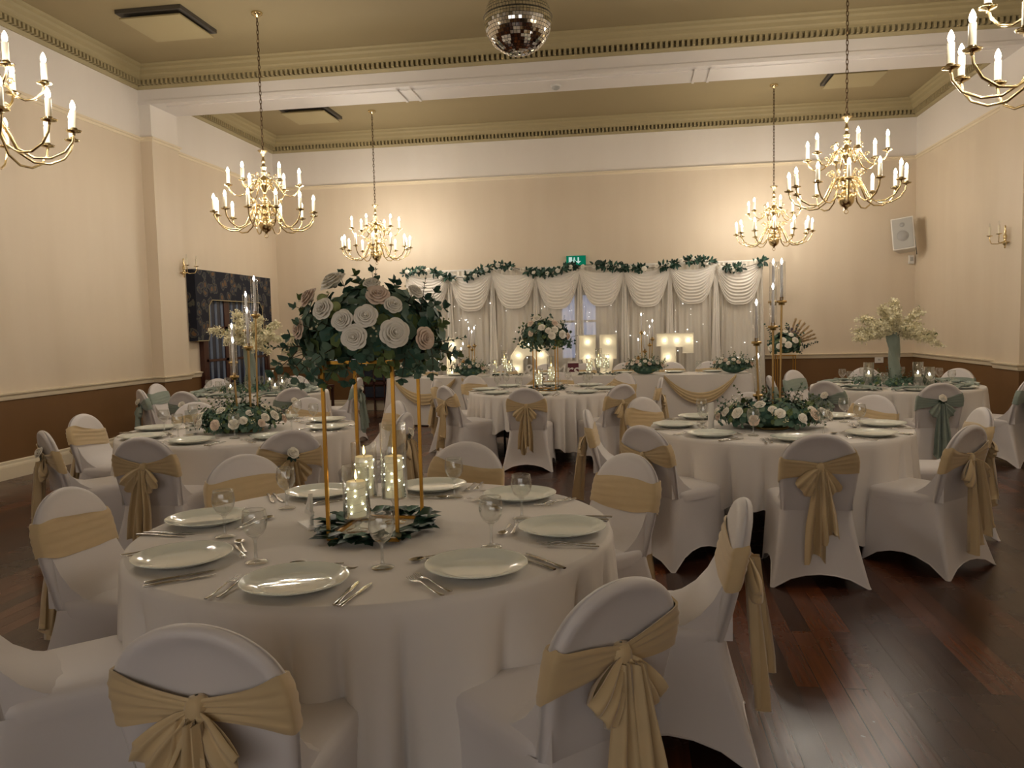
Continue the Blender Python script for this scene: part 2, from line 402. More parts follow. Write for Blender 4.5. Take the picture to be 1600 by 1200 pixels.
MB().b2(-.04, .04, -.05, 0, -.07, .07).build('case', MWPL, t)
MB().b2(-.025, .025, -.053, -.05, -.03, .04).build('face_plate', MGRIL, t)
t = thing('wall_socket', 'white wall socket on the brown dado below the rail, right of the back wall', 'socket', (4.24, YB-.002, .83))
MB().b2(-.07, .07, -.012, 0, -.07, .07).build('face_plate', MWPL, t)
MB().b2(-.02, .02, -.018, -.012, -.03, .0).build('switch', MGRIL, t)
t = thing('exit_sign', 'green illuminated exit sign on the back wall above the backdrop garland', 'exit sign', (-.98, YB-.002, 2.7))
MB().b2(-.175, .175, -.05, 0, -.085, .085).build('sign_box', MGREEN, t)
mb = MB()
mb.b2(.03, .055, -.053, -.05, -.02, .055); mb.cap([(-.005, -.053, -.015), (.0425, -.053, -.06), (.09, -.053, -.015)])
mb.b2(-.13, -.07, -.053, -.05, -.06, .06); mb.sph((-.03, -.053, .04), (.014, .003, .014), 8, 6)
mb.tube([(-.03, -.053, .025), (-.04, -.053, -.02), (-.02, -.053, -.06)], .008, 5); mb.tube([(-.04, -.053, -.02), (-.065, -.053, -.055)], .008, 5); mb.tube([(-.06, -.053, .0), (-.03, -.053, .02), (-.005, -.053, -.005)], .006, 5)
mb.build('sign_symbols', MSIGNW, t)

def sconce(loc, rz, label):
    t = thing('wall_sconce', label, 'wall sconce', loc, rz, 'unlit brass wall sconces')
    prof = [(0, -.14), (.012, -.13), (.006, -.11), (.028, -.085), (.03, -.06), (.012, -.04), (.02, -.02), (.022, .02), (.01, .04), (.016, .07), (.008, .1), (.012, .13), (0, .15)]
    MB().lathe(prof, 12, (0, -.035, 0)).lathe([(.001, 0), (.05, .0), (.045, .01)], 12, (0, -.02, -.07)).build('back_plate', MBRASS, t)
    for s in (-1, 1):
        MB().tube([(0, -.04, -.05), (s*.04, -.1, -.08), (s*.1, -.15, -.07), (s*.13, -.16, -.02), (s*.13, -.16, .02)], .006, 6).lathe([(.008, 0), (.035, .008), (.036, .014), (.012, .012)], 12, (s*.13, -.16, .02)).build('sconce_arm', MBRASS, t)
        MB().lathe([(.013, 0), (.013, .11), (0, .112)], 10, (s*.13, -.16, .03)).sph((s*.13, -.16, .165), (.011, .011, .025), 8, 6, 1).build('sconce_candle', [MCANDW, MGLASS], t)
sconce((XP+.001, 11.09, 2.5), radians(90), 'unlit brass wall sconce on the left wall beside the tapestry pelmet')
sconce((XPR-.001, 10.86, 2.5), radians(-90), 'unlit brass wall sconce on the right wall at the edge of the view')

# left wall: mahogany glazed doors under a tapestry pelmet
def left_doors():
    t = struct('window_1', MB().b2(XL, XL+.075, 11.78, 11.86, 0, 2.3).b2(XL, XL+.075, 14.0, 14.08, 0, 2.3).b2(XL, XL+.075, 11.78, 14.08, 2.22, 2.3), MDARKW)
    for k in range(3):
        y0 = 11.86+k*.713; y1 = y0+.713
        fr = MB(); fr.b2(XL, XL+.065, y0, y0+.08, 0, 2.22); fr.b2(XL, XL+.065, y1-.08, y1, 0, 2.22)
        for z in (.02, .55, 1.1, 1.62, 2.1): fr.b2(XL, XL+.065, y0, y1, z-.02 if z > .05 else 0, z+(.1 if z < .05 or z > 2 else .02))
        o = fr.build('window_sash', MDARKW, t)
        MB().b2(XL+.002, XL+.052, y0+.08, y1-.08, .1, 2.1).build('pane', MPANE, o)
        st = MB()
        for j in range(3):
            yy = y0+.15+j*.19
            st.b2(XL+.052, XL+.058, yy, yy+.07, .1, 2.1)
        st.build('curtain_strip', MPANEL, o)
left_doors()
mb = MB(); D = .14
pel = [(11.5, 2.52), (14.1, 2.52), (14.1, 1.42), (13.78, 1.42), (13.74, 1.5), (13.72, 1.95), (13.62, 2.06), (11.98, 2.06), (11.88, 1.97), (11.86, 1.5), (11.82, 1.42), (11.5, 1.42)]
mb.cap([(XL+D, y, z) for y, z in pel][::-1]); mb.grid([[(XL, y, z) for y, z in pel], [(XL+D, y, z) for y, z in pel]], cu=True, sm=False)
pelm = tag(mb.build('window_pelmet', MTAP), 'dark floral tapestry pelmet with deep sides over the left wall windows', 'pelmet')
mb = MB(); mb.tube([(XL+D+.004, y, z) for y, z in pel[2:]], .008, 6); mb.build('piping', MCORN, pelm)

# navy folding unit on the back wall, left
t = thing('folding_screen', 'brown wooden unit with navy panels against the back wall, left of the head table', 'screen', (-4.72, YB-.12, 0))
mb = MB()
for x in (-.30, -.1, .1, .30): mb.b2(x-.012, x+.012, -.03, .03, 0, .86)
mb.b2(-.4, .34, -.05, .05, .82, .86); mb.b2(-.4, .34, -.03, .03, .5, .55); mb.b2(-.4, .34, -.03, .03, .2, .24); mb.build('frame', MDARKW, t)
for x in (-.2, 0, .2):
    for z in (.68, .36): MB().box((x, 0, z), (.17, .02, .2)).build('panel', MNAVY, t)

# ------------------------------------------------------------------ chandeliers
def chandelier():
    t = thing('chandelier', '', 'chandelier', (0, 0, 0))
    prof = [(0, .03), (.015, .035), (.02, .05), (.05, .065), (.075, .1), (.083, .14), (.075, .18), (.05, .21), (.03, .225), (.035, .24), (.05, .25), (.05, .27), (.03, .285), (.03, .32), (.048, .34), (.055, .36), (.035, .38), (.018, .41), (.03, .43), (.035, .45), (.018, .47), (.016, .51), (.028, .525), (.035, .55),
            (.055, .575), (.066, .61), (.06, .65), (.035, .68), (.02, .70), (.028, .72), (.033, .74), (.018, .76), (.03, .79), (.036, .805), (.018, .82), (.014, .85), (.026, .87), (.014, .89), (.012, .92), (.018, .95), (.06, .985), (.055, .99), (.01, .985), (0, .985)]
    mb = MB(); mb.lathe(prof, 20)
    mb.build('central_stem', MBRASS, t)
    mb = MB(); mb.tube([(.022*cos(a), 0, .008+.022*sin(a)) for a in [2*pi*i/14 for i in range(14)]], .004, 6, closed=True); mb.build('bottom_ring', MBRASS, t)
    L = (ZC-2.65)-.99; n = int(L/.048); mb = MB()
    for i in range(n):
        z = .985+L*(i+.5)/n; pts = []
        for j in range(8):
            a = 2*pi*j/8; x, zz = .012*cos(a), .033*sin(a)
            pts.append((x, 0, z+zz) if i % 2 else (0, x, z+zz))
        mb.tube(pts, .0042, 4, closed=True)
    mb.build('chain', MCHAIN, t)
    MB().lathe([(0, L+.93), (.02, L+.935), (.03, L+.95), (.06, L+.965), (.065, L+.985), (.06, L+.99)], 20).build('ceiling_rose', MBRASS, t)
    def tier(n, pts, scr, ph, light):
        am = MB(); rad = [.011]*3+[.0085]*(len(pts)-3)
        am.tube([(x, 0, z) for x, z in pts], rad, 7)
        am.sph((pts[2][0], 0, pts[2][1]), .014, 8, 5); am.sph((pts[3][0], 0, pts[3][1]), (.016, .01, .01), 8, 5)
        x, z = pts[-1]
        am.lathe([(.006, -.02), (.012, -.015), (.008, -.004), (.044, .004), (.05, .014), (.047, .009), (.02, .007), (.022, .03), (.018, .03)], 12, (x, 0, z))
        for cx, cz, rr in scr:
            am.tube([(cx+rr*(1-k/16)*cos(k*.55), 0, cz+rr*(1-k/16)*sin(k*.55)) for k in range(13)], .0055, 5)
        ame = am.mesh('arm', MBRASS)
        cm = MB().lathe([(.0195, 0), (.0195, .125), (.010, .128)], 12).mesh('candle_sleeve', MCANDW)
        bl = MB().lathe([(.010, 0), (.016, .014), (.018, .026), (.013, .047), (.004, .066), (0, .07)], 12).mesh('bulb', MBULB)
        for i in range(n):
            a = ph+2*pi*i/n
            o = link('chandelier_arm', ame, t, (0, 0, 0), (0, 0, a))
            c = link('candle_sleeve', cm, o, (x, 0, z+.02))
            b = link('candle_bulb', bl, o, (x, 0, z+.146))
            l = bpy.data.lights.get(light) or bpy.data.lights.new(light, 'POINT')
            l.energy = BULB_W; l.color = (1.0, .915, .81); l.shadow_soft_size = .016
            lo = bpy.data.objects.new('bulb_light', l); COL.objects.link(lo); lo.parent = o; lo.location = (x, 0, z+.235)
    tier(12, [(.03, .33), (.08, .36), (.13, .34), (.17, .26), (.23, .13), (.32, .075), (.42, .075), (.51, .12), (.56, .19), (.57, .25)], [(.11, .27, .045), (.16, .40, .035), (.09, .17, .03)], .12, 'chandelier_bulb')
    tier(6, [(.04, .61), (.09, .66), (.13, .63), (.17, .56), (.22, .49), (.28, .465), (.34, .48), (.385, .53), (.40, .58)], [(.10, .58, .04), (.13, .69, .03), (.2, .58, .025)], .35, 'chandelier_bulb')
    return t
CH = Proto(chandelier())
for (x, y, rz, lab) in ((-4.22, 9.0, 0, 'lit brass two tier chandelier left of the beam centre, whole and above the tapestry'),
        (2.25, 9.0, .2, 'lit brass chandelier on the right, larger and in front of its twin'),
        (-4.27, 13.3, .1, 'lit brass chandelier beyond the beam on the left, smallest on that side'),
        (2.24, 13.3, .25, 'lit brass chandelier beyond the beam on the right, near the loudspeaker'),
        (-4.22, 4.80, .3, 'lit brass chandelier cut off by the left edge of the view'),
        (2.32, 4.74, .13, 'lit brass chandelier cut off by the upper right corner')):
    CH.put((x, y, 2.65), rz, lab, 'brass candle chandeliers')

# ------------------------------------------------------------------ mirror ball
t = thing('mirror_ball', 'large silver mirror ball hanging from the ceiling at top centre', 'mirror ball', (-.875, 6.6, 3.985))
RB = .272
MB().sph((0, 0, 0), RB-.004, 40, 24).build('ball_core', MBLACK, t)
mb = MB(); nr = 32; rr = random.Random(3)
for i in range(nr):
    a0 = -pi/2+pi*(i+.06)/nr; a1 = -pi/2+pi*(i+.94)/nr; am_ = (a0+a1)/2
    n = max(4, int(round(2*nr*cos(am_))))
    for j in range(n):
        b0 = 2*pi*(j+.05)/n; b1 = 2*pi*(j+.95)/n
        c = Vector((cos(am_)*cos((b0+b1)/2), cos(am_)*sin((b0+b1)/2), sin(am_)))
        jt = Vector((rr.uniform(-1, 1), rr.uniform(-1, 1), rr.uniform(-1, 1)))*.035
        nn = (c+jt).normalized(); pts = []
        for a, b in ((a0, b0), (a0, b1), (a1, b1), (a1, b0)):
            q = Vector((cos(a)*cos(b), cos(a)*sin(b), sin(a)))*RB
            q -= nn*(q-c*RB).dot(nn)
            pts.append(q)
        mb.cap(pts)
mt = mb.build('mirror_tiles', MMIRR, t)
MB().tube([(0, 0, RB-.01), (0, 0, ZC-3.985)], .008, 8).lathe([(.0, RB+.05), (.03, RB+.04), (.03, RB-.005)], 14).build('hanging_rod', MCHAIN, t)
MB().tube([((RB+.004)*cos(a), (RB+.004)*sin(a), .02) for a in [2*pi*i/40 for i in range(40)]], .002, 4, closed=True).build('seam_band', MBLACK, t)

# ------------------------------------------------------------------ chairs
ZT = .70; AH = .188
def bw(z):
    if z < ZT: return .198+.020*min(1, max(0, (z-.42)/.2))
    q = (z-ZT)/AH
    return .218*sqrt(max(0, 1-q*q))
def by(z): return -.215-.24*(z-.45)
def edge_d(x, z):
    if z > ZT: return .2*(1-sqrt((x/.218)**2+((z-ZT)/AH)**2))
    return bw(z)-abs(x)
def chair_back():
    mb = MB(); rows = []
    zs = [.425+(ZT-.425)*i/8 for i in range(9)]+[ZT+AH*sin(pi/2*i/14) for i in range(1, 15)]
    for z in zs:
        w = bw(z); row = []; n = 14
        for s in (1, -1):
            for j in range(n+1):
                u = -1+2*j/n; x = w*sin(u*pi/2)*s
                d = max(0, edge_d(x, z)); h = .027*sqrt(max(0, 1-(1-min(d/.026, 1))**2))
                if s > 0: h += .006*min(d/.12, 1)
                else:
                    k = min(1, max(0, (d-.026)/.014))*.6+min(1, max(0, (d-.055)/.012))*.4; h -= .013*k*k*(3-2*k)*(1 if z > .55 else max(0, (z-.45)/.1))
                row.append((x, by(z)+s*h, z))
        rows.append(row)
    return mb.grid(rows, cu=True)
def rrect(xf, yf, xr, yr, rad, n=7, k=4):
    """perimeter points: list of (x,y,s) s in 0..1 along each side (0/1 = at a leg)"""
    C = [(xf, yf), (-xf, yf), (-xr, yr), (xr, yr)]; out = []
    for i in range(4):
        a = Vector(C[i]); b = Vector(C[(i+1) % 4]); p = Vector(C[i-1])
        d0 = (p-a).normalized(); d1 = (b-a).normalized()
        c = a+(d0+d1)*rad; st = a+d0*rad; en = a+d1*rad
        for j in range(k):
            t_ = (j+.5)/k; q = (1-t_)**2*st+2*t_*(1-t_)*a+t_*t_*en
            out.append((q.x, q.y, i, 0.0))
        d0n = (a-b).normalized(); bb = b+d0n*rad
        for j in range(n):
            t_ = j/(n-1); q = en.lerp(bb, t_)
            out.append((q.x, q.y, i, t_))
    return out
def chair_seat():
    mb = MB(); rows = []
    for z, ins in ((.40, 0), (.44, -.004), (.462, .0), (.474, .014), (.482, .04), (.488, .09), (.49, .15)):
        rows.append([(x, y, z) for x, y, i, s in rrect(.215-ins, .225-ins, .20-ins, -.215+ins, max(.02, .07-ins*.3))])
    mb.grid(rows, cu=True); mb.cap(rows[-1], sm=True)
    # web where the cover stretches from backrest to seat
    prof = [(-.258, .70), (-.228, .635), (-.195, .58), (-.15, .535), (-.095, .505), (-.02, .488)]
    rws = []; hx = [.190, .190, .192, .194, .194, .190]; X7 = (-1, -.97, -.85, -.5, 0, .5, .85, .97, 1)
    for k, ((y, z), h_) in enumerate(zip(prof, hx)): rws.append([(x*h_, y, z-.034*abs(x)**4*(k/5)**1.5) for x in X7])
    mb.grid(rws)
    for s in (-1, 1):
        a_, b_ = [r[-1 if s > 0 else 0] for r in rws], [(s*(h_+.002), y, .43) for (y, z), h_ in zip(prof, hx)]
        mb.grid([a_, b_] if s > 0 else [b_, a_])
    return mb
def chair_skirt():
    mb = MB(); rows = []; K = 9; base = rrect(.215, .225, .20, -.236, .05)
    for r in range(K+1):
        row = []
        for idx, (x0, y0, i, s) in enumerate(base):
            H = (.10, .10, .075, .10)[i]
            zb = H*(sin(pi*s)**.6 if 0 < s < 1 else 0)
            z = .43+(zb-.43)*(r/K)
            L = (.43-z)/.43
            o = rrect(.215+.02*L, .225+.02*L, .20+.075*L**1.3, -.236-.105*L**1.2, .05-.034*L)[idx]
            x, y = o[0], o[1]; b = .028*sin(pi*s)*sin(pi*min(1, L*1.1))*(1 if i != 2 else .2)
            if i == 0: y -= b
            if i == 1: x += b
            if i == 2: y += b
            if i == 3: x -= b
            row.append((x, y, z))
        rows.append(row)
    mb.grid(rows, cu=True)
    mb.tube([Vector(p) for p in rows[-1]], .004, 5, closed=True)
    return mb
def sash_band(seed, tilt):
    mb = MB(); rd = random.Random(seed); N = 56; J = 13; rows = []
    ph = [rd.uniform(0, 6.3) for _ in range(4)]
    for j in range(J):
        v = -1+2*j/(J-1); row = []
        for i in range(N):
            a = 2*pi*i/N; ca, sa = cos(a), sin(a)
            xr = (1 if ca > 0 else -1)*abs(ca)**.6
            back = sa < 0
            k = abs(xr)
            hh = .072 if not back else .026+.046*k**1.1
            hh *= 1+.10*sin(3*a+ph[0])
            zc = .70-(0 if not back else .012*(1-k))+tilt*xr*(1 if not back else .6)*.05
            z = zc+v*hh
            rip = .0035*sin(v*13+2.2*xr+ph[1])+.0025*sin(v*23-3*xr+ph[2])+.003
            rip *= .3+.7*abs(sa)
            w = bw(min(z, .85))+.003+rip*.4
            y = by(z)+(1 if not back else -1)*(.033+rip+(.004 if back else .004))*abs(sa)**.35
            row.append((w*xr, y, z))
        rows.append(row)
    mb.grid(rows, cu=True)
    # hem turned in at both edges
    for rw, s in ((rows[0], 1), (rows[-1], -1)):
        inn = [(p[0]*.97, by(p[2])+(p[1]-by(p[2]))*.86, p[2]+s*.003) for p in rw]
        mb.grid([rw, inn] if s > 0 else [inn, rw], cu=True)
    return mb
def lobe(p0, ax, L, wid, th, seed, n=15, k=16):
    """one bow loop: a pleated ribbon going out from the knot and folding back under itself"""
    mb = MB(); rd = random.Random(seed); p0 = Vector(p0); ax = Vector(ax).normalized()
    yv = Vector((0, -1, 0)); sd = ax.cross(yv).normalized(); nn = sd.cross(ax).normalized()
    if nn.y > 0: nn = -nn
    ph = rd.uniform(0, 6); p2 = rd.uniform(0, 6); rows = []
    for i in range(k+1):
        tau = i/k; t_ = sin(pi*tau); row = []
        w = wid*(.22+.78*t_**.8); off = th*cos(pi*tau)*min(1, t_*1.4)
        for j in range(n):
            c = -1+2*j/(n-1)
            fold = (.012*sin(c*8+ph+1.2*tau)+.006*sin(c*17+p2))*min(1, .25+t_)
            ll = L*t_*(1+.05*sin(c*6+p2)-.10*c*c)
            row.append(p0+ax*ll+sd*(w*c)+nn*(off*(1-.5*c*c)+fold+.012)+Vector((0, 0, -.03*t_*t_)))
        rows.append(row)
    mb.grid(rows); return mb
def tail(x0, L, w0, w1, dx, seed, y0=-.318):
    mb = MB(); rd = random.Random(seed); ph = rd.uniform(0, 6); rows = []; K = 14; C = 17
    for i in range(K+1):
        t_ = i/K; w = w0+(w1-w0)*min(1, t_*1.6); row = []
        for j in range(C):
            c = j/(C-1)-.5
            y = y0-.03*t_-.004-(.012+.016*t_)*(1+sin(c*13+ph+1.3*t_))+.005*sin(c*34+ph)
            zz = .675-L*t_-(.035*sin(c*5+ph) if i == K else 0)
            row.append((x0+dx*t_+w*c*(1+.08*sin(4*t_+ph)), y, zz))
        rows.append(row)
    mb.grid(rows); 
    back = [[(p[0], p[1]+.006, p[2]) for p in r] for r in rows]
    mb.grid([r[::-1] for r in back])
    mb.grid([[p for p in rows[-1]], [p for p in back[-1]]])
    return mb
def rose_mesh(name, mats, seed=1, open_=1.0):
    rd = random.Random(seed); mb = MB()
    def petal(a0, half, rb, rt, zb, zt, lip):
        rows = []
        for i in range(8):
            t_ = i/7; row = []
            for j in range(9):
                u = -1+j/4; tt = t_*(1-.22*abs(u)**2.4)
                r = rb+(rt-rb)*tt**.8+lip*max(0, tt-.7)**1.5*2
                r *= 1+.07*u
                z = zb+(zt-zb)*sin(min(1, tt*1.08)*pi/2)-lip*max(0, tt-.75)**1.6*3.0
                a = a0+half*u*(.55+.45*sin(pi*min(.5, t_*.6+.1)))
                row.append((r*cos(a), r*sin(a), z))
            rows.append(row)
        mb.grid(rows)
    mb.lathe([(.0, .66), (.05, .67), (.09, .62), (.10, .4), (.0, .3)], 9)
    for k, (n, half, rb, rt, zb, zt, lip) in enumerate(((2, 1.7, .04, .14, .44, .68, .02), (3, 1.3, .10, .26, .40, .66, .05), (3, 1.25, .18, .39, .34, .61, .09), (4, 1.0, .28, .54, .24, .52, .16), (5, .85, .38, .70, .10, .40, .24), (6, .72, .46, .86, -.08, .22, .30))):
        a = rd.uniform(0, 6)
        for i in range(n): petal(a+2*pi*i/n+rd.uniform(-.15, .15), half, rb, rt*open_*rd.uniform(.95, 1.05), zb, zt*rd.uniform(.97, 1.03), lip)
    mb.lathe([(.5, -.06), (.3, .1), (.1, .3), (0, .36)], 12)
    mb.lathe([(0, -.3), (.14, -.26), (.22, -.1), (.2, .05)], 8)
    return mb.mesh(name, mats)
ROSE1 = rose_mesh('rose', MROSE, 1); ROSE2 = rose_mesh('rose', MROSE, 2, .95); ROSEP = rose_mesh('rose', MROSEP, 3)
def aim(d):
    return Vector(d).to_track_quat('Z', 'Y').to_euler()

CB = chair_back(); CBM = CB.mesh('back_cover', MSPAN); CSM = chair_seat().mesh('seat_cover', MSPAN); CKM = chair_skirt().mesh('skirt_cover', MSPAN)
def make_chair(fab, rose, seed):
    t = thing('banquet_chair', '', 'chair')
    link('back_cover', CBM, t); link('seat_cover', CSM, t); link('skirt_cover', CKM, t)
    rd = random.Random(seed)
    s = sash_band(seed, rd.uniform(-.8, .8)).build('chair_sash', fab, t)
    mb = MB(); rows = []
    for i in range(9):
        a = -1.55+3.1*i/8; rows.append([(.027*max(.02, cos(a))**.5*cos(2*pi*j/14)*(1+.13*sin(4*2*pi*j/14+a*1.5)), -.306+.027*max(.02, cos(a))**.5*sin(2*pi*j/14)*(1+.13*sin(5*2*pi*j/14+a)), .686+.033*sin(a)+.006*cos(2*pi*j/14)*cos(a)) for j in range(14)])
    mb.grid(rows, cu=True); mb.build('bow_knot', fab, s)
    q = rd.uniform(-.12, .12)
    k1 = rd.uniform(.55, .85); k2 = rd.uniform(.45, .8)
    lobe((-.008, -.312, .68), (-k1, -.22, -.72+q), .125+.03*rd.random(), .062, .026, seed+1).build('bow_loop', fab, s)
    lobe((.008, -.312, .68), (k2, -.24, -.72-q), .115+.03*rd.random(), .058, .026, seed+2).build('bow_loop', fab, s)
    tail(-.012, .44+.12*rd.random(), .04, .105, -.025, seed+3, -.316).build('sash_tail', fab, s)
    tail(.014, .36+.14*rd.random(), .04, .09, .03, seed+4, -.340).build('sash_tail', fab, s)
    if rose:
        o = link('sash_rose', ROSE2, s, (0.005, -.345, .735), aim((.15, -.8, .45)), .045)
        lf = MB()
        for a in (-2.6, -1.9, -1.2, -.5, .2):
            lf.leaf((.005, -.335, .72), (cos(a), -.25, sin(a)), (0, -1, .2), .05, .024)
        lf.build('rose_leaf', MLFD, s)
    return t
PC = {('g', 0): [Proto(make_chair(MGOLDF, 0, s)) for s in (11, 23, 37)], ('g', 1): [Proto(make_chair(MGOLDF, 1, 51))], ('s', 0): [Proto(make_chair(MSAGEF, 0, 63))], ('s', 1): [Proto(make_chair(MSAGEF, 1, 77))]}
SEAT = {-90: 'near seat', -45: 'near-right seat', 0: 'right-hand seat', 45: 'far-right seat', 90: 'far seat', 135: 'far-left seat', 180: 'left-hand seat', -135: 'near-left seat'}
cnt = [0]
def chair_at(cx, cy, ang, slot, tname, col, rose, Rr=1.085, turn=0.0):
    pr = PC[(col, rose)]; p = pr[cnt[0] % len(pr)]; cnt[0] += 1
    a = radians(ang)
    fabn = 'gold' if col == 'g' else 'sage green'
    lab = 'white covered chair, %s bow%s, %s of the %s' % (fabn, ' with rose' if rose else '', SEAT[slot], tname)
    return p.put((cx+Rr*cos(a), cy+Rr*sin(a), 0), a+pi/2+radians(turn), lab, 'covered chairs at the '+tname)

T = {1: (-1.003, 3.019), 2: (-3.13, 6.05), 3: (1.05, 6.12), 4: (-1.06, 9.74), 5: (3.0, 9.8), 6: (-4.83, 9.79)}
TN = {1: 'front centre table', 2: 'middle left table', 3: 'middle right table', 4: 'table before the head table', 5: 'right blossom table', 6: 'left blossom table'}
for tb, lst in {
    1: [(138, 135, 0), (87, 90, 0), (178, 180, 0), (-89, -90, 0), (-46, -45, 0), (-2, 0, 0), (45, 45, 0), (-137, -135, 0)],
    2: [(-50, -45, 1), (-88, -90, 0), (180, 180, 0), (-130, -135, 1), (134, 135, 0), (90, 90, 0), (-3, 0, 1), (42, 45, 0)],
    3: [(-90, -90, 0), (-48, -45, 0), (-2, 0, 0), (46, 45, 0), (-135, -135, 0), (180, 180, 0), (134, 135, 0), (90, 90, 0)],
    4: [(-92, -90, 0), (-137, -135, 0), (140, 135, 0), (88, 90, 0), (46, 45, 0), (-47, -45, 0), (-1, 0, 0), (174, 180, 0)],
    5: [(-135, -135, 1), (-90, -90, 1), (132, 135, 0), (88, 90, 0), (42, 45, 0), (-45, -45, 0), (180, 180, 0)],
    6: [(-133, -135, 1), (180, 180, 0), (-98, -90, 1), (138, 135, 0), (92, 90, 0), (-47, -45, 1), (40, 45, 1)]}.items():
    for ang, slot, rose in lst:
        turn = 0
        if tb == 6 and slot == 45: turn = -38
        chair_at(T[tb][0], T[tb][1], ang, slot, TN[tb], 's' if tb > 4 else 'g', rose, 1.085, turn)

# ------------------------------------------------------------------ tables and cloths
def cloth(cx, cy, seed, hem=.16, sq=.12, nf=15, rot=0.0, amp=1.0):
    rd = random.Random(seed); mb = MB(); N = 420; K = 24; R0 = .922; rows = []
    ph = [rd.uniform(0, 6.28) for _ in range(6)]
    for i, rr_ in enumerate((.02, .3, .6, .8, .88, .905)):
        rows.append([(rr_*cos(2*pi*j/N), rr_*sin(2*pi*j/N), .752) for j in range(N)])
    def fold(a):
        w = a+.12*sin(2*a+ph[0])+.08*sin(5*a+ph[1])
        q = abs(sin(nf*w/2+ph[2])); f = .55-1.9*(1-q)**2+.22*sin(1.3*nf*w+ph[3])
        g = .72+.28*sin(3*a+ph[4])*sin(5*a+ph[5])
        return f*g
    for k in range(K+1):
        t_ = k/K; row = []
        for j in range(N):
            a = 2*pi*j/N
            zb = hem-sq*cos(4*(a-rot))+.015*sin(nf*a+ph[2]) 
            z = .752-(.752-zb)*t_
            rnd = .016*(1-cos(min(1, t_*8)*pi/2))
            drop = .752-z
            r = R0-.012+.014*min(1, drop/.02)+.03*drop+(.17*amp*min(drop, .45))*(fold(a)-.1)*min(1, drop/.10)
            if k == 0: r = .915
            row.append((r*cos(a), r*sin(a), z if k else .7515))
        rows.append(row)
    mb.grid(rows, cu=True); mb.cap(rows[0], sm=True)
    o = mb.build('tablecloth', MCLOTH, None, (cx, cy, 0)); return o
def table(k):
    cx, cy = T[k]
    t = thing('round_table', 'round folding banquet table hidden beneath the white cloth of the '+TN[k], 'table', (cx, cy, 0), 0, 'round tables')
    MB().lathe([(0, .715), (.90, .715), (.905, .73), (.90, .745), (0, .745)], 60).build('tabletop', MDARKW, t)
    for s in (-1, 1):
        MB().tube([(s*.45, -.35, .715), (s*.45, -.35, .02), (s*.45, .35, .02), (s*.45, .35, .715)], .014, 8).build('leg', MBLACK, t)
cl_kw = {1: dict(hem=.13, sq=.07, nf=25, rot=.3), 2: dict(hem=.15, sq=.08, nf=24, rot=.2), 3: dict(hem=.21, sq=.12, nf=23, rot=-1.15), 4: dict(hem=.24, sq=.13, nf=36, rot=-1.1, amp=1.2), 5: dict(hem=.15, sq=.08, nf=26, rot=.0), 6: dict(hem=.15, sq=.08, nf=26, rot=.4)}
for k in T:
    table(k)
    o = cloth(T[k][0], T[k][1], 100+k, **cl_kw[k])
    tag(o, 'white floor-length cloth draped over the '+TN[k], 'tablecloth', 'round white tablecloths')

# ------------------------------------------------------------------ tableware
ZTT = .753
def plate():
    mb = MB(); mb.lathe([(0, .004), (.095, .004), (.10, .001), (.106, .003), (.12, .009), (.163, .0235), (.166, .0255), (.166, .0275), (.162, .0275), (.125, .017), (.112, .0115), (.102, .0095), (0, .0095)], 56)
    return tag(mb.build('dinner_plate', MPLATE), cat='plate')
def goblet():
    t = thing('wine_glass', '', 'glass')
    MB().lathe([(0, .085), (.012, .088), (.028, .10), (.038, .118), (.0425, .138), (.042, .155), (.039, .172), (.0375, .182), (.0365, .1825), (.0355, .172), (.040, .15), (.0405, .138), (.036, .119), (.026, .103), (0, .092)], 28).tube([(.0365*cos(2*pi*i/24), .0365*sin(2*pi*i/24), .182) for i in range(24)], .0011, 5, 1, closed=True).build('glass_bowl', [MGLASS, MACRYL], t)
    MB().lathe([(.0, .002), (.037, .002), (.0385, .005), (.03, .008), (.009, .013), (.0055, .022), (.0045, .06), (.006, .078), (.012, .088)], 24).build('glass_foot', MACRYL, t)
    return t
def strip(pts, wd, th, mb, n=6):
    rows = []
    for (x, z), w, h in zip(pts, wd, th):
        rows.append([(x, w*cos(2*pi*j/n), z+h*sin(2*pi*j/n)) for j in range(n)])
    mb.grid(rows, cu=True); mb.cap(rows[0], flip=True); mb.cap(rows[-1])
def fork():
    mb = MB()
    strip([(-.105, .006), (-.1, .006), (-.06, .005), (-.01, .008), (.03, .012), (.05, .009)], [.006, .0085, .006, .003, .0025, .009], [.0018, .0022, .002, .0018, .0018, .0012], mb, 8)
    strip([(.048, .009), (.06, .007), (.068, .0065)], [.009, .0115, .0115], [.0012]*3, mb, 8)
    for k in (-1, -.33, .33, 1):
        rows = []
        for x, z, w in ((.067, .0065, .0016), (.085, .006, .0013), (.105, .010, .0008)):
            rows.append([(x, k*.0098+w*cos(2*pi*j/4), z+.0011*sin(2*pi*j/4)) for j in range(4)])
        mb.grid(rows, cu=True); mb.cap(rows[-1])
    return tag(mb.build('fork', MSTEEL), cat='fork')
def knife():
    mb = MB()
    strip([(-.11, .004), (-.105, .004), (-.06, .0045), (-.005, .004)], [.007, .009, .007, .006], [.003, .004, .0038, .003], mb, 8)
    strip([(-.005, .004), (.01, .004), (.05, .004), (.09, .004), (.105, .004)], [.006, .0095, .0105, .008, .002], [.002, .001, .0009, .0008, .0006], mb, 8)
    return tag(mb.build('knife', MSTEEL), cat='knife')
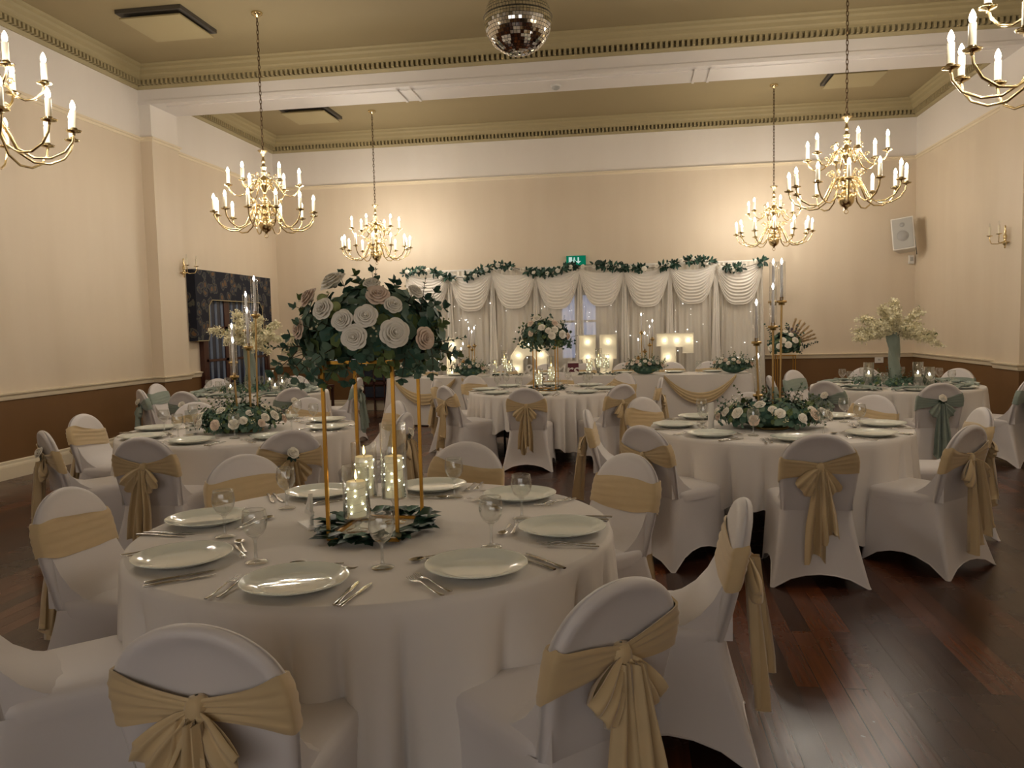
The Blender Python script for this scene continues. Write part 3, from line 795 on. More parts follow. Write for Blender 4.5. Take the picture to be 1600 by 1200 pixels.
def spoon():
    mb = MB()
    strip([(-.09, .005), (-.085, .005), (-.05, .004), (0, .007), (.025, .009), (.035, .007)], [.005, .0075, .0055, .003, .003, .006], [.0016]*6, mb, 8)
    rows = []
    for i in range(6):
        q = i/5; rows.append([(.062+.03*q*cos(2*pi*j/16), .0195*q*sin(2*pi*j/16), .0015+.0075*q*q) for j in range(16)])
    mb.grid(rows, cu=True)
    mb.grid([[(p[0], p[1], p[2]+.001) for p in r] for r in rows][::-1], cu=True)
    return tag(mb.build('dessert_spoon', MSTEEL), cat='spoon')
P_PLATE, P_GLASS, P_FORK, P_KNIFE, P_SPOON = Proto(plate()), Proto(goblet()), Proto(fork()), Proto(knife()), Proto(spoon())
rs = random.Random(5)
GS = {'plate': 'dinner plates', 'glass': 'wine glasses', 'fork': 'forks', 'knife': 'knives', 'spoon': 'dessert spoons'}
def setting(k, ang, slot, parts='pgfks'):
    cx, cy = T[k]; a = radians(ang); tn = TN[k]; st = SEAT[slot]
    inw = Vector((-cos(a), -sin(a), 0)); rt = Vector((-sin(a), cos(a), 0))   # sitter's forward (towards the centre) and right
    C = Vector((cx, cy, ZTT))-inw*.735
    fa = math.atan2(inw.y, inw.x)
    def W(x, y, z=0): return C+rt*x+inw*y+Vector((0, 0, z))
    if 'p' in parts: P_PLATE.put(W(0, 0), rs.uniform(0, 6), 'round white dinner plate, %s of the %s' % (st, tn), 'dinner plates on the '+tn)
    if 'g' in parts:
        b = a+radians(20+rs.uniform(-3, 3)); P_GLASS.put((cx+.575*cos(b), cy+.575*sin(b), ZTT), rs.uniform(0, 6), 'stemmed wine glass, %s of the %s' % (st, tn), 'wine glasses on the '+tn)
    if 'f' in parts:
        P_FORK.put(W(-.214+rs.uniform(-.008, .006), -.055), fa+radians(rs.uniform(0, 5)), 'outer dinner fork, %s of the %s' % (st, tn), 'forks on the '+tn)
        P_FORK.put(W(-.18, -.04), fa+radians(rs.uniform(0, 4)), 'inner dinner fork, %s of the %s' % (st, tn), 'forks on the '+tn)
    if 'k' in parts:
        P_KNIFE.put(W(.222+rs.uniform(0, .02), -.06), fa+radians(rs.uniform(-8, 0)), 'outer table knife, %s of the %s' % (st, tn), 'knives on the '+tn)
        P_KNIFE.put(W(.19, -.05), fa+radians(rs.uniform(-5, 4)), 'inner table knife, %s of the %s' % (st, tn), 'knives on the '+tn)
    if 's' in parts:
        P_SPOON.put(W(-.03+rs.uniform(-.02, .02), .215), fa+radians(90+rs.uniform(-12, 12)), 'dessert spoon above the plate, %s of the %s' % (st, tn), 'spoons on the '+tn)
        P_FORK.put(W(.03, .185), fa+radians(-90+rs.uniform(-12, 12)), 'dessert fork above the plate, %s of the %s' % (st, tn), 'forks on the '+tn)
A8 = [-90, -45, 0, 45, 90, 135, 180, -135]
OFF = {1: [-92, -47, -3, 48, 87, 129, 178, -136]}
for k in (1, 2, 3, 4):
    for i, s in enumerate(A8): setting(k, OFF.get(k, A8)[i], s)
for k in (5, 6):
    for s in A8: setting(k, s, s, 'pg' if k == 5 else 'pg')
# sage napkins laid over the plates of the two blossom tables
def napkin():
    mb = MB(); rows = []
    for i in range(25):
        q = -1+i/12; row = []
        w = .032+.05*abs(q)**2.2
        for j in range(17):
            c = -1+j/8
            z = .036+.012*cos(c*pi/2)+.006*sin(c*9+q*3)*(.3+abs(q))+(-.022*max(0, abs(q)-.62)/.38)
            row.append((q*.24, w*c+.012*sin(q*4), z))
        rows.append(row)
    mb.grid(rows); low = [[(p[0], p[1], p[2]-.008) for p in r][::-1] for r in rows]; mb.grid(low)
    o = tag(mb.build('napkin', MSAGEF), cat='napkin'); 
    MB().tube([(0, .045*cos(a), .034+.022*sin(a)) for a in [2*pi*i/16 for i in range(16)]], .006, 5, closed=True).build('napkin_tie', MSAGEF, o)
    return o
P_NAP = Proto(napkin())
for k in (5, 6):
    for s in A8:
        a = radians(s); P_NAP.put((T[k][0]+.735*cos(a), T[k][1]+.735*sin(a), ZTT), a+pi/2+rs.uniform(-.2, .2), 'sage green napkin across the plate, %s of the %s' % (SEAT[s], TN[k]), 'sage napkins on the '+TN[k])

# ------------------------------------------------------------------ flowers
def sprig(mb, p, d, L, rd, leaf=.035, wide=.8, mi=(0, 1), stem=3, gap=None):
    p = Vector(p); d = Vector(d).normalized(); pts = []; n = max(3, int(L/(gap or leaf*.8)))
    bend = Vector((rd.uniform(-1, 1), rd.uniform(-1, 1), rd.uniform(-1, .6)))*.35
    sd0 = d.orthogonal().normalized(); m = rd.choice(mi)
    for i in range(n+1):
        t_ = i/n; pts.append(p+d*L*t_+bend*L*t_*t_*.5)
    mb.tube(pts, [.0022*(1-.6*i/n) for i in range(n+1)], 4, m=stem, caps=False)
    for i in range(1, n+1):
        tg = (pts[i]-pts[i-1]).normalized(); q = Quaternion(tg, i*1.57+rd.uniform(-.4, .4))
        sd = q @ sd0; sc = leaf*(1.1-.55*i/n)*rd.uniform(.85, 1.15)
        for s in (1, -1):
            dd = sd*s*.85+tg*.55
            mb.leaf(pts[i], dd, tg-sd*s*.4, sc, sc*wide, m)
    mb.leaf(pts[-1], (pts[-1]-pts[-2]), sd0, leaf*.6, leaf*.5, m)
def foliage(c, r, n, seed, leaf=.05, wide=.85, low=-.6, sprigs=20, slen=.12, core=True, sl=.62):
    """leaves over an ellipsoid, sprigs leaving it; slots: deep, grey, olive, stem"""
    mb = MB(); rd = random.Random(seed); c = Vector(c)
    def dirv():
        while True:
            v = Vector((rd.gauss(0, 1), rd.gauss(0, 1), rd.gauss(0, 1))).normalized()
            if v.z > low: return v
    if core: mb.sph(c, tuple(x*.62 for x in r), 14, 8, 0)
    for i in range(n):
        v = dirv(); k = rd.uniform(.62, 1.0); p = c+Vector((v.x*r[0], v.y*r[1], v.z*r[2]))*k
        tg = Vector((rd.uniform(-1, 1), rd.uniform(-1, 1), rd.uniform(-1, 1)))
        d = (tg-v*tg.dot(v)).normalized()+v*rd.uniform(0, .8); s = leaf*rd.uniform(.65, 1.2)
        mb.leaf(p-d.normalized()*s*.5, d, v, s, s*wide, rd.choice((0, 0, 1, 1, 2) if k > .8 else (0, 0, 0, 1)))
    for i in range(sprigs):
        v = dirv(); p = c+Vector((v.x*r[0], v.y*r[1], v.z*r[2]))*.7
        sprig(mb, p, v+Vector((0, 0, .25)), slen*rd.uniform(.7, 1.4), rd, leaf*sl, wide, (0, 1, 1, 2))
    return mb
FM = [MLF1, MLF2, MLF3, MSTEM]
def add_roses(par, lst, c, base=.05):
    for i, it in enumerate(lst):
        p, s = Vector(it[0]), it[1]; me = it[2] if len(it) > 2 else (ROSE1, ROSE2)[i % 2]
        d = (p-Vector(c)); 
        link('rose', me, par, p, aim(d), s*base/.05*.055 if False else s)
def buds(mb_par, c, r, n, seed, size=.012):
    mb = MB(); rd = random.Random(seed); c = Vector(c)
    for i in range(n):
        v = Vector((rd.gauss(0, 1), rd.gauss(0, 1), abs(rd.gauss(0, 1))*.8-.1)).normalized()
        p = c+Vector((v.x*r[0], v.y*r[1], v.z*r[2]))*1.03
        for j in range(7):
            q = p+Vector((rd.uniform(-1, 1), rd.uniform(-1, 1), rd.uniform(-1, 1)))*size*1.6
            mb.sph(q, size*.35, 5, 4)
    o = mb.build('berry_spray', MBLOS, mb_par); o['kind'] = 'stuff'; return o

# tall gold stand + bouquet (front centre table, table before the head table)
def flower_stand(w=.265, d=.35, h=.66):
    t = thing('flower_stand', '', 'flower stand')
    for sx in (-1, 1):
        for sy in (-1, 1): MB().b2(sx*w/2-.006, sx*w/2+.006, sy*d/2-.006, sy*d/2+.006, 0, h).build('stand_rod', MGOLD, t)
    for z, nm in ((h, 'top_frame'), (.006, 'base_frame')):
        MB().b2(-w/2-.006, w/2+.006, -d/2-.006, -d/2+.006, z-.006, z+.006).b2(-w/2-.006, w/2+.006, d/2-.006, d/2+.006, z-.006, z+.006).b2(-w/2-.006, -w/2+.006, -d/2, d/2, z-.006, z+.006).b2(w/2-.006, w/2+.006, -d/2, d/2, z-.006, z+.006).build(nm, MGOLD, t)
    MB().b2(-w/2, w/2, -d/2, d/2, h+.006, h+.012).build('clear_tray', MACRYL, t)
    return t
def bouquet():
    t = thing('bouquet', '', 'flower arrangement')
    c = (0, 0, .10)
    mb = foliage(c, (.28, .26, .165), 600, 4, .07, .95, -.8, 44, .10, sl=.85)
    rd = random.Random(9)
    for a in range(12):
        x = -.26+.52*a/11; sprig(mb, (x, -.16+.05*abs(x)*4, .03), (x*1.5, -.8, -.55-rd.random()*.4), .13, rd, .055, .95, (0, 1, 2))
    for a in range(16):   # hanging and side sprays
        v = Vector((cos(a*.4), sin(a*.4), rd.uniform(-.55, -.1)))
        sprig(mb, Vector((v.x*.19, v.y*.19, .05)), v, .17, rd, .055, .95, (0, 1, 2))
    for p, d_, L in (((.05, -.1, .22), (.1, 0, 1), .1), ((.2, -.05, .14), (.25, 0, 1), .16), ((-.02, 0, .22), (-.3, 0, 1), .07), ((.24, -.05, .05), (1, -.1, .1), .14), ((-.25, -.1, .05), (-1, 0, -.1), .15)):
        sprig(mb, p, d_, L, rd, .022, .5, (0,), gap=.016)
    mb.build('eucalyptus_foliage', FM, t)
    C0 = Vector((-.99, 2.99, 1.42))
    for i, (p, s, m) in enumerate((((-1.101, 2.90, 1.70), .062, ROSE1), ((-.994, 2.690, 1.559), .046, ROSE2), ((-.915, 2.705, 1.572), .047, ROSE1), ((-.953, 2.690, 1.500), .054, ROSE2), ((-.825, 2.735, 1.512), .06, ROSE1), ((-.900, 2.80, 1.645), .050, ROSEP),
            ((-1.18, 2.86, 1.645), .05, ROSEP), ((-1.07, 2.71, 1.60), .046, ROSE1), ((-.742, 2.83, 1.49), .048, ROSEP), ((-.845, 2.80, 1.61), .04, ROSE2), ((-1.19, 2.78, 1.53), .042, ROSEP), ((-.94, 2.86, 1.69), .038, ROSE2), ((-.79, 2.90, 1.66), .035, ROSE1),
            ((-1.0, 3.22, 1.62), .05, ROSE1), ((-.8, 3.2, 1.55), .05, ROSE2), ((-1.2, 3.18, 1.55), .05, ROSE1))):
        q = Vector(p)-C0; link('rose', m, t, q, aim(q-Vector((0, .02, .06))), s*.95)
    for p in ((-.10, -.24, .22), (-.04, -.27, .19)): link('rose_bud', MB().sph((0, 0, 0), (.02, .02, .018), 10, 6).mesh('rose_bud', MBUD), t, p)
    buds(t, c, (.27, .26, .17), 14, 6)
    return t
P_ST = Proto(flower_stand()); P_BQ = Proto(bouquet())
P_ST.put((-.99, 2.98, ZTT), 0, 'tall open gold flower stand on the front centre table', 'gold rod flower stands')
P_BQ.put((-.99, 2.99, ZTT+.672), 0, 'large rose and eucalyptus bouquet on the tall stand of the front centre table', 'rose and eucalyptus bouquets on gold stands')
P_ST.put((-1.04, 9.74, ZTT), 0, 'gold flower stand on the table before the head table', 'gold rod flower stands')
P_BQ.put((-1.04, 9.74, ZTT+.58), .25, 'smaller looking rose bouquet in front of the backdrop, on the table before the head table', 'rose and eucalyptus bouquets on gold stands')
P_ST.o.scale = (1, 1, 1)

# ruscus leaf garlands lying round the stands
def leaf_ring(rx, ry, n, seed, leaf=.075, wide=.42):
    mb = MB(); rd = random.Random(seed)
    for i in range(n):
        a = 2*pi*i/n+rd.uniform(-.2, .2); p = Vector((rx*cos(a)*rd.uniform(.8, 1.05), ry*sin(a)*rd.uniform(.8, 1.05), rd.uniform(.006, .03)))
        b = a+rd.uniform(-1.2, 1.6); mb.leaf(p, (cos(b), sin(b), rd.uniform(-.05, .45)), (0, 0, 1), leaf*rd.uniform(.7, 1.15), leaf*wide, rd.choice((0, 0, 0, 1)))
    return mb
tag(leaf_ring(.17, .22, 130, 3, .09, .55).build('leaf_garland', [MLFD, MLF1], None, (-.99, 2.98, ZTT)), 'dark green leaf garland around the foot of the front gold stand', 'garland', 'leaf garlands')
tag(leaf_ring(.2, .24, 110, 4).build('leaf_garland', [MLFD, MLF1], None, (-1.04, 9.74, ZTT)), 'dark green leaf garland on the table before the head table', 'garland', 'leaf garlands')

# hurricane glasses with pillar candles
def hurricane(h, stem, rad=.052):
    t = thing('hurricane_glass', '', 'candle glass')
    MB().lathe([(0, .003), (rad*.8, .003), (rad*.82, .008), (.012, .014), (.009, stem*.5), (.02, stem*.6), (.009, stem*.75), (.02, stem-.004), (rad*.9, stem)], 24).build('glass_stem', MACRYL, t)
    MB().lathe([(0, stem), (rad, stem), (rad, stem+h), (rad-.002, stem+h+.001), (rad-.003, stem+h), (rad-.003, stem+.004), (0, stem+.004)], 36).build('glass_cylinder', MGLASS, t)
    return t
def pillar(h, r=.036):
    t = thing('pillar_candle', '', 'candle')
    MB().lathe([(0, 0), (r, 0), (r, h-.002), (r-.003, h), (r-.006, h-.002), (.006, h-.006), (0, h-.006)], 28).build('candle_wax', MWAX, t)
    MB().tube([(0, 0, h-.006), (.001, 0, h+.008)], .001, 5).build('wick', MBLACK, t)
    MB().lathe([(0, h+.004), (.0045, h+.012), (.005, h+.02), (.003, h+.033), (0, h+.045)], 10).build('flame', MFLAMEY, t)
    mb = MB(); rd = random.Random(int(h*1000)); pts = []
    n = 60
    for i in range(n):
        a = i*.42; pts.append((cos(a)*(r+.0015), sin(a)*(r+.0015), h*(.06+.88*i/n)))
    s = mb.tube(pts, .0005, 3).build('fairy_wire', MCHAIN, t)
    mb = MB()
    for i in range(2, n, 4):
        p = pts[min(n-1, i+rd.randint(0, 2))]; mb.sph((p[0]*1.03, p[1]*1.03, p[2]+rd.uniform(-.006, .006)), .0027, 6, 4)
    mb.build('fairy_light', MFAIRY, t)['kind'] = 'stuff'
    return t
HU = {}
def hurr(x, y, h, stem, ch, where, z=ZTT, lampw=0.0):
    k = (h, stem)
    if k not in HU: HU[k] = Proto(hurricane(h, stem))
    HU[k].put((x, y, z), 0, 'clear cylinder candle glass, '+where, 'cylinder candle glasses')
    k = ('p', ch)
    if k not in HU: HU[k] = Proto(pillar(ch))
    HU[k].put((x, y, z+stem+.0045), rs.uniform(0, 6), 'ivory pillar candle wound with fairy lights, '+where, 'ivory pillar candles')
hurr(-1.055, 2.93, .20, .06, .135, 'shortest at front left inside the front stand')
hurr(-1.085, 3.12, .22, .10, .16, 'behind the shortest one inside the front stand')
hurr(-.945, 3.07, .30, .105, .165, 'tallest at right inside the front stand')
hurr(-1.12, 9.68, .2, .06, .135, 'left one on the table before the head table')
hurr(-.98, 9.8, .3, .105, .165, 'right one on the table before the head table')

# table number on the front table, card stands seen edge on elsewhere
def text(name, body, size, loc, rot, m, ext=.008, par=None, shear=0.0):
    cu = bpy.data.curves.new(name, 'FONT'); cu.body = body; cu.size = size; cu.extrude = ext; cu.bevel_depth = .0008; cu.align_x = 'CENTER'; cu.materials.append(m); cu.shear = shear
    o = bpy.data.objects.new(name, cu); me = bpy.data.meshes.new_from_object(o); bpy.data.objects.remove(o)
    me.name = name
    return link(name, me, par, loc, rot)
t = thing('table_number', 'white standing number 4 on the front centre table', 'table number', (-1.285, 3.01, ZTT), radians(-50))
text('numeral', '4', .185, (0, .004, .006), (radians(90), 0, 0), MWPL, .006, t)
MB().b2(-.07, .07, -.025, .025, 0, .008).build('number_base', MWPL, t)
for x, y, rz, lab in ((-3.36, 5.72, radians(70), 'tall clear menu stand seen edge on, beside the flowers of the middle left table'), (.56, 5.93, radians(66), 'slim white table sign seen edge on, left of the flowers of the middle right table')):
    t = thing('table_sign', lab, 'table sign', (x, y, ZTT), rz)
    MB().box((0, 0, .1), (.11, .008, .19)).build('sign_panel', MACRYL if x < -2 else MWPL, t)
    MB().b2(-.06, .06, -.03, .03, 0, .008).build('sign_base', MACRYL if x < -2 else MWPL, t)

# low floral rings with tall candle stands (middle tables)
def low_flowers(seed, r=(.40, .33, .13)):
    t = thing('low_flower_ring', '', 'flower arrangement')
    rd = random.Random(seed)
    foliage((0, 0, .085), r, 640, seed, .05, .85, -.45, 60, .11).build('eucalyptus_foliage', FM, t)
    for i in range(26):
        a = 2*pi*i/26*1.0+rd.uniform(-.15, .15); e = rd.uniform(.12, .95) if i % 2 else rd.uniform(.0, .5)
        v = Vector((cos(a)*cos(e), sin(a)*cos(e), sin(e))); p = Vector((v.x*r[0], v.y*r[1], .075+v.z*r[2]))*1.0
        link('rose', (ROSE1, ROSE2, ROSEP, ROSE1)[i % 4], t, p, aim(v+Vector((0, 0, .2))), rd.uniform(.032, .048))
    buds(t, (0, 0, .075), r, 10, seed)
    return t
P_LF = Proto(low_flowers(31))
P_LF.put((1.0, 6.05, ZTT), 0, 'low oval arrangement of cream roses and eucalyptus on the middle right table', 'low flower arrangements with candle stands')
P_LF.put((-3.09, 5.98, ZTT), 2.2, 'low oval arrangement of cream roses and eucalyptus on the middle left table', 'low flower arrangements with candle stands')
TAPER = MB().lathe([(0, 0), (.011, 0), (.010, .25), (.004, .256), (0, .256)], 12).mesh('taper_wax', MLEDC)
FLM = MB().lathe([(0, .0), (.007, .012), (.0085, .02), (.005, .034), (0, .046)], 10).mesh('flame', MFLAME)
TPROTO = []
def candle_stand(loc, rods, lab, tn, glass=True, names=None):
    t = thing('candle_stand', lab, 'candle stand', loc, 0, 'gold multi-arm candle stands')
    MB().lathe([(0, 0), (.12, 0), (.12, .012), (0, .014)], 28).build('base_plate', MGOLD2, t)
    for i, (x, y, h, gl) in enumerate(rods):
        MB().tube([(x*.8, y*.8, .01), (x, y, h)], .0075, 8).build('stand_rod', MGOLD2, t)
        MB().lathe([(.005, h-.012), (.022, h-.012), (.022, h+.004), (.036, h+.004), (.036, h+.02), (.03, h+.022), (.014, h+.022), (.014, h+.045), (.012, h+.045), (.012, h+.022)], 20, (x, y, 0)).build('candle_cup', MGOLD2, t)
        if glass: MB().lathe([(.027, h+.023), (.027, h+gl), (.0255, h+gl)], 20, (x, y, 0)).build('glass_tube', MGLASS, t)
        nm = names[i]
        l2 = 'white flickering taper candle, %s on the gold stand of the %s' % (nm, tn)
        if not TPROTO:
            o = thing('taper_candle', l2, 'candle', (0, 0, 0), 0, 'white taper candles'); link('taper_wax', TAPER, o); link('flame', FLM, o, (0, 0, .256)); TPROTO.append(Proto(o))
        TPROTO[0].put((loc[0]+x, loc[1]+y, loc[2]+h+.024), 0, l2, 'white taper candles')
NM = ('tallest', 'second tallest', 'middle height', 'second lowest', 'lowest')
candle_stand((1.0, 6.02, ZTT), [(.075, .04, .90, .30), (.02, .06, .90, .30), (0.0, -.05, .72, .30), (-.11, -.02, .61, .30), (-.09, .05, .22, .30)], 'tall gold five-rod candle stand rising from the flowers of the middle right table', TN[3], True, NM)
candle_stand((-3.03, 5.98, ZTT), [(.09, .03, .90, .30), (.0, .06, .78, .30), (.06, -.05, .65, .30), (-.10, .0, .53, .30), (-.075, -.04, .42, .30)], 'tall gold five-rod candle stand rising from the flowers of the middle left table', TN[2], True, NM)

# blossom trees
def blossom_tree():
    t = thing('blossom_tree', '', 'blossom tree')
    rd = random.Random(12); mb = MB(); rows = []
    for i in range(25):
        q = i/24; z = .62*q; r = .068-.014*sin(pi*q*.9)+.008*q; row = []
        for j in range(28):
            a = 2*pi*j/28; rr_ = r*(1+.16*sin(3*(a+q*4.2))+.05*sin(9*(a+q*3)+1)); row.append((rr_*cos(a)+.01*sin(q*5), rr_*sin(a), z))
        rows.append(row)
    mb.grid(rows, cu=True); mb.cap(rows[-1], sm=True); mb.build('wrapped_trunk', MSAGEF, t)
    br = MB(); bl = MB()
    dirs = [(-1, -.2, .15), (-.8, .3, .75), (-.45, -.4, 1.0), (.1, .3, 1.1), (.6, -.2, .85), (1, .2, .2), (.85, .5, .6), (-.6, -.7, .45), (.4, -.8, .35), (0, .9, .6), (-.2, -.9, .8), (1.0, -.4, .0), (-.95, .5, .4)]
    for d in dirs:
        d = Vector(d).normalized(); L = rd.uniform(.40, .50); p = Vector((0, 0, .58)); pts = [p]
        for i in range(12):
            t_ = (i+1)/12; pts.append(Vector((0, 0, .58))+Vector((d.x, d.y, d.z))*L*t_+Vector((0, 0, -.10*t_*t_))+Vector((rd.uniform(-1, 1), rd.uniform(-1, 1), rd.uniform(-1, 1)))*.012)
        br.tube(pts, [.006*(1-.7*i/12) for i in range(13)], 5, caps=False)
        for i in range(3, 13):
            for k in range(20):
                c = pts[i]+Vector((rd.gauss(0, 1), rd.gauss(0, 1), rd.gauss(0, .8)))*.026
                nrm = Vector((rd.gauss(0, 1), rd.gauss(0, 1), rd.gauss(0, 1)+.4)).normalized(); s = rd.uniform(.016, .024)
                a = nrm.orthogonal().normalized(); b = nrm.cross(a)
                for m in range(3):
                    an = m*2.1+rd.random(); dd = a*cos(an)+b*sin(an)
                    e = nrm*.5*s
                    q0 = bl.add(c); q1 = bl.add(c+dd*s+a*0+e+(nrm.cross(dd))*s*.55); q2 = bl.add(c+dd*s*1.3+e*.8); q3 = bl.add(c+dd*s+e-(nrm.cross(dd))*s*.55)
                    bl.face((q0, q1, q2, q3), 0, True)
    br.build('branch', MSTEM, t); o = bl.build('blossom', MBLOS, t); o['kind'] = 'stuff'
    lf = MB()
    for i in range(16):
        d = Vector(rd.choice(dirs)).normalized(); lf.leaf(Vector((0, 0, .6))+d*rd.uniform(.2, .46), (rd.uniform(-1, 1), rd.uniform(-1, 1), -.5), d, .05, .022)
    lf.build('leaf', MLF3, t)
    return t
P_BT = Proto(blossom_tree())
P_BT.put((2.97, 9.75, ZTT), 0, 'cream blossom tree with sage wrapped trunk on the right blossom table', 'cream blossom trees')
P_BT.put((-4.95, 9.9, ZTT), 1.9, 'cream blossom tree with sage wrapped trunk on the left blossom table', 'cream blossom trees', 1.08)
t = thing('side_table', 'small dark side table hidden behind the left blossom table', 'table', (-5.42, 13.1, 0))
MB().b2(-.28, .28, -.28, .28, .55, .6).build('tabletop', MDARKW, t)
for sx in (-1, 1):
    for sy in (-1, 1): MB().b2(sx*.25-.02, sx*.25+.02, sy*.25-.02, sy*.25+.02, 0, .55).build('leg', MDARKW, t)
P_BT.put((-5.42, 13.1, .602), .6, 'beige blossom tree behind the left blossom table, near the back wall', 'cream blossom trees', 1.1)
def greens(seed):
    t = tag(foliage((0, 0, .02), (.52, .26, .085), 360, seed, .045, .75, .0, 50, .1, core=False).build('foliage_runner', FM), cat='greenery')
    return t
P_GR = Proto(greens(41))
P_GR.put((2.97, 9.75, ZTT), 0, 'loose green foliage laid around the trunk on the right blossom table', 'foliage on the blossom tables')
P_GR.put((-4.9, 9.85, ZTT), .3, 'loose green foliage laid around the trunk on the left blossom table', 'foliage on the blossom tables')
def water_vase(h):
    t = thing('cylinder_vase', '', 'vase')
    MB().lathe([(0, .002), (.055, .002), (.055, h), (.053, h), (.053, .012), (0, .012)], 28).build('glass_cylinder', MACRYL, t)
    MB().lathe([(0, h*.42), (.052, h*.42)], 24).build('water_surface', MACRYL, t)
    MB().lathe([(0, h*.42), (.03, h*.42), (.036, h*.42+.02), (.03, h*.42+.03), (0, h*.42+.025)], 18).build('floating_candle', MWAX, t)
    link('flame', FLM, t, (0, 0, h*.42+.025))
    return t
VP = {h: Proto(water_vase(h)) for h in (.15, .22, .28)}
for tn, lst in ((5, ((-.34, -.18, .28, 'left'), (.16, -.26, .28, 'centre'), (.42, .12, .15, 'right'), (.3, -.2, .22, 'front right'))), (6, ((-.2, -.28, .15, 'front left'), (.1, .2, .28, 'behind the trunk'), (.32, .1, .22, 'right'), (.36, -.2, .15, 'front right')))):
    for x, y, h, w in lst:
        VP[h].put((T[tn][0]+x, T[tn][1]+y, ZTT), 0, 'clear glass cylinder with floating candle, %s one on the %s' % (w, TN[tn]), 'floating candle cylinders')

# gold floor stand with large arrangement, right of the backdrop
t = thing('floor_flower_stand', 'slim gold floor stand right of the backdrop', 'flower stand', (2.5, 13.75, 0))
for sx in (-1, 1):
    for sy in (-1, 1): MB().b2(sx*.14-.006, sx*.14+.006, sy*.1-.006, sy*.1+.006, 0, .95).build('stand_rod', MGOLD, t)
MB().b2(-.15, .15, -.11, .11, .95, .962).build('stand_top', MGOLD, t)
t = thing('pampas_arrangement', 'tall arrangement of white roses, dark leaves and pampas on the gold floor stand', 'flower arrangement', (2.5, 13.75, .965))
mb = foliage((0, 0, .16), (.30, .22, .22), 300, 55, .075, .8, -.6, 22, .12)
rd = random.Random(8)
for p, d in (((-.02, 0, .2), (-.1, 0, 1)), ((.05, 0, .2), (.15, 0, 1)), ((.1, 0, .2), (.5, 0, 1)), ((-.15, 0, .2), (-.5, 0, 1)), ((0, -.05, .2), (0, 0, 1)), ((.2, 0, .1), (1, 0, .4))): sprig(mb, p, d, .30, rd, .06, .8, (0, 1), gap=.03)
mb.build('eucalyptus_foliage', FM, t)
for p, s in (((-.08, -.21, .24), .06), ((.0, -.24, .17), .062), ((.11, -.22, .24), .06), ((-.13, -.2, .15), .055), ((.22, -.14, .10), .055), ((-.03, -.17, .38), .04), ((-.25, -.12, .12), .06), ((.05, -.2, .33), .045)): link('rose', ROSE1, t, p, aim(Vector(p)-Vector((0, .05, .08))), s)
mb = MB()
for i in range(7):
    d = Vector((.3+.14*i, .1, 1.0-.12*i)).normalized(); p0 = Vector((.05, .05, .15))
    for k in range(130):
        q = p0+d*(.14+.28*k/130); v = Vector((rd.uniform(-1, 1), rd.uniform(-1, 1), rd.uniform(-.2, 1)))
        mb.leaf(q, d+v*.35, v.orthogonal(), .07, .012)
mb.build('pampas_plume', MPAMP, t)
mb = MB()
for i in range(30): mb.sph((.1+rd.gauss(0, .04), -.06+rd.gauss(0, .03), .34+rd.gauss(0, .06)), .014, 6, 4)
mb.build('mauve_filler', MDUSTY, t)['kind'] = 'stuff'

# ------------------------------------------------------------------ head table
HX0, HX1, HY0, HY1 = -3.84, 1.76, 12.25, 13.0
for i in range(3):
    x0 = HX0+.05+i*1.84
    t = thing('trestle_table', 'long folding table under the head table cloth, %s of three' % ('left', 'middle', 'right')[i], 'table', (x0+.92, (HY0+HY1)/2, 0), 0, 'head table trestles')
    MB().b2(-.91, .91, -.35, .35, .715, .745).build('tabletop', MDARKW, t)
    for s in (-1, 1): MB().tube([(s*.75, -.28, .715), (s*.75, -.28, .015), (s*.75, .28, .015), (s*.75, .28, .715)], .013, 8).build('leg', MBLACK, t)
mb = MB(); per = []; N = 160
P4 = [(HX0, HY0), (HX1, HY0), (HX1, HY1), (HX0, HY1)]
for i in range(4):
    a, b = Vector(P4[i]), Vector(P4[(i+1) % 4]); n = int((b-a).length/.05); nr_ = Vector(((b-a).y, -(b-a).x)).normalized()
    for j in range(n): per.append((a.lerp(b, j/n), nr_))
rows = []
cc = Vector(((HX0+HX1)/2, (HY0+HY1)/2))
for k in range(14):
    tt = k/13; z = .753-.733*tt; row = []
    for i, (p, n) in enumerate(per):
        f = (.012+.03*tt)*tt*sin(i*.55)*sin(i*.13+1)+.05*tt
        corner = .10*tt*tt*math.exp(-((min((p-Vector(c)).length for c in P4))/.15)**2)
        d = (p-cc).normalized()
        row.append((p.x+n.x*f+d.x*corner, p.y+n.y*f+d.y*corner, z))
    rows.append(row)
mb.grid(rows, cu=True); mb.cap(rows[0])
tag(mb.build('tablecloth', MCLOTH), 'long white cloth hanging to the floor over the head table', 'tablecloth')
def swag(x0, x1, dip, label):
    mb = MB(); rows = []; K = 12; N = 40
    for k in range(K+1):
        v = k/K; row = []
        for i in range(N+1):
            u = i/N; x = x0+(x1-x0)*u; c = 1-abs(2*u-1)**2.0
            w = .05+.12*c
            z = .735-dip*c+(v-.5)*w*1.0-.03*(1-c)*0
            y = HY0-.05-.02*c-.018*sin(v*pi)-.008*sin(v*21+2*u)-.055*(.753-z)
            row.append((x, y, z))
        rows.append(row)
    mb.grid(rows); mb.grid([[(p[0], p[1]+.012, p[2]) for p in r][::-1] for r in rows])
    return tag(mb.build('table_swag', MGOLDF), label, 'swag', 'gold swags on the head table')
swag(-3.72, -2.72, .31, 'gold chiffon swag at the left end of the head table front')
swag(-2.62, -1.45, .31, 'gold chiffon swag second from left on the head table front')
swag(-1.35, -.2, .31, 'gold chiffon swag third from left on the head table front')
swag(.47, 1.52, .33, 'gold chiffon swag at the right end of the head table front')
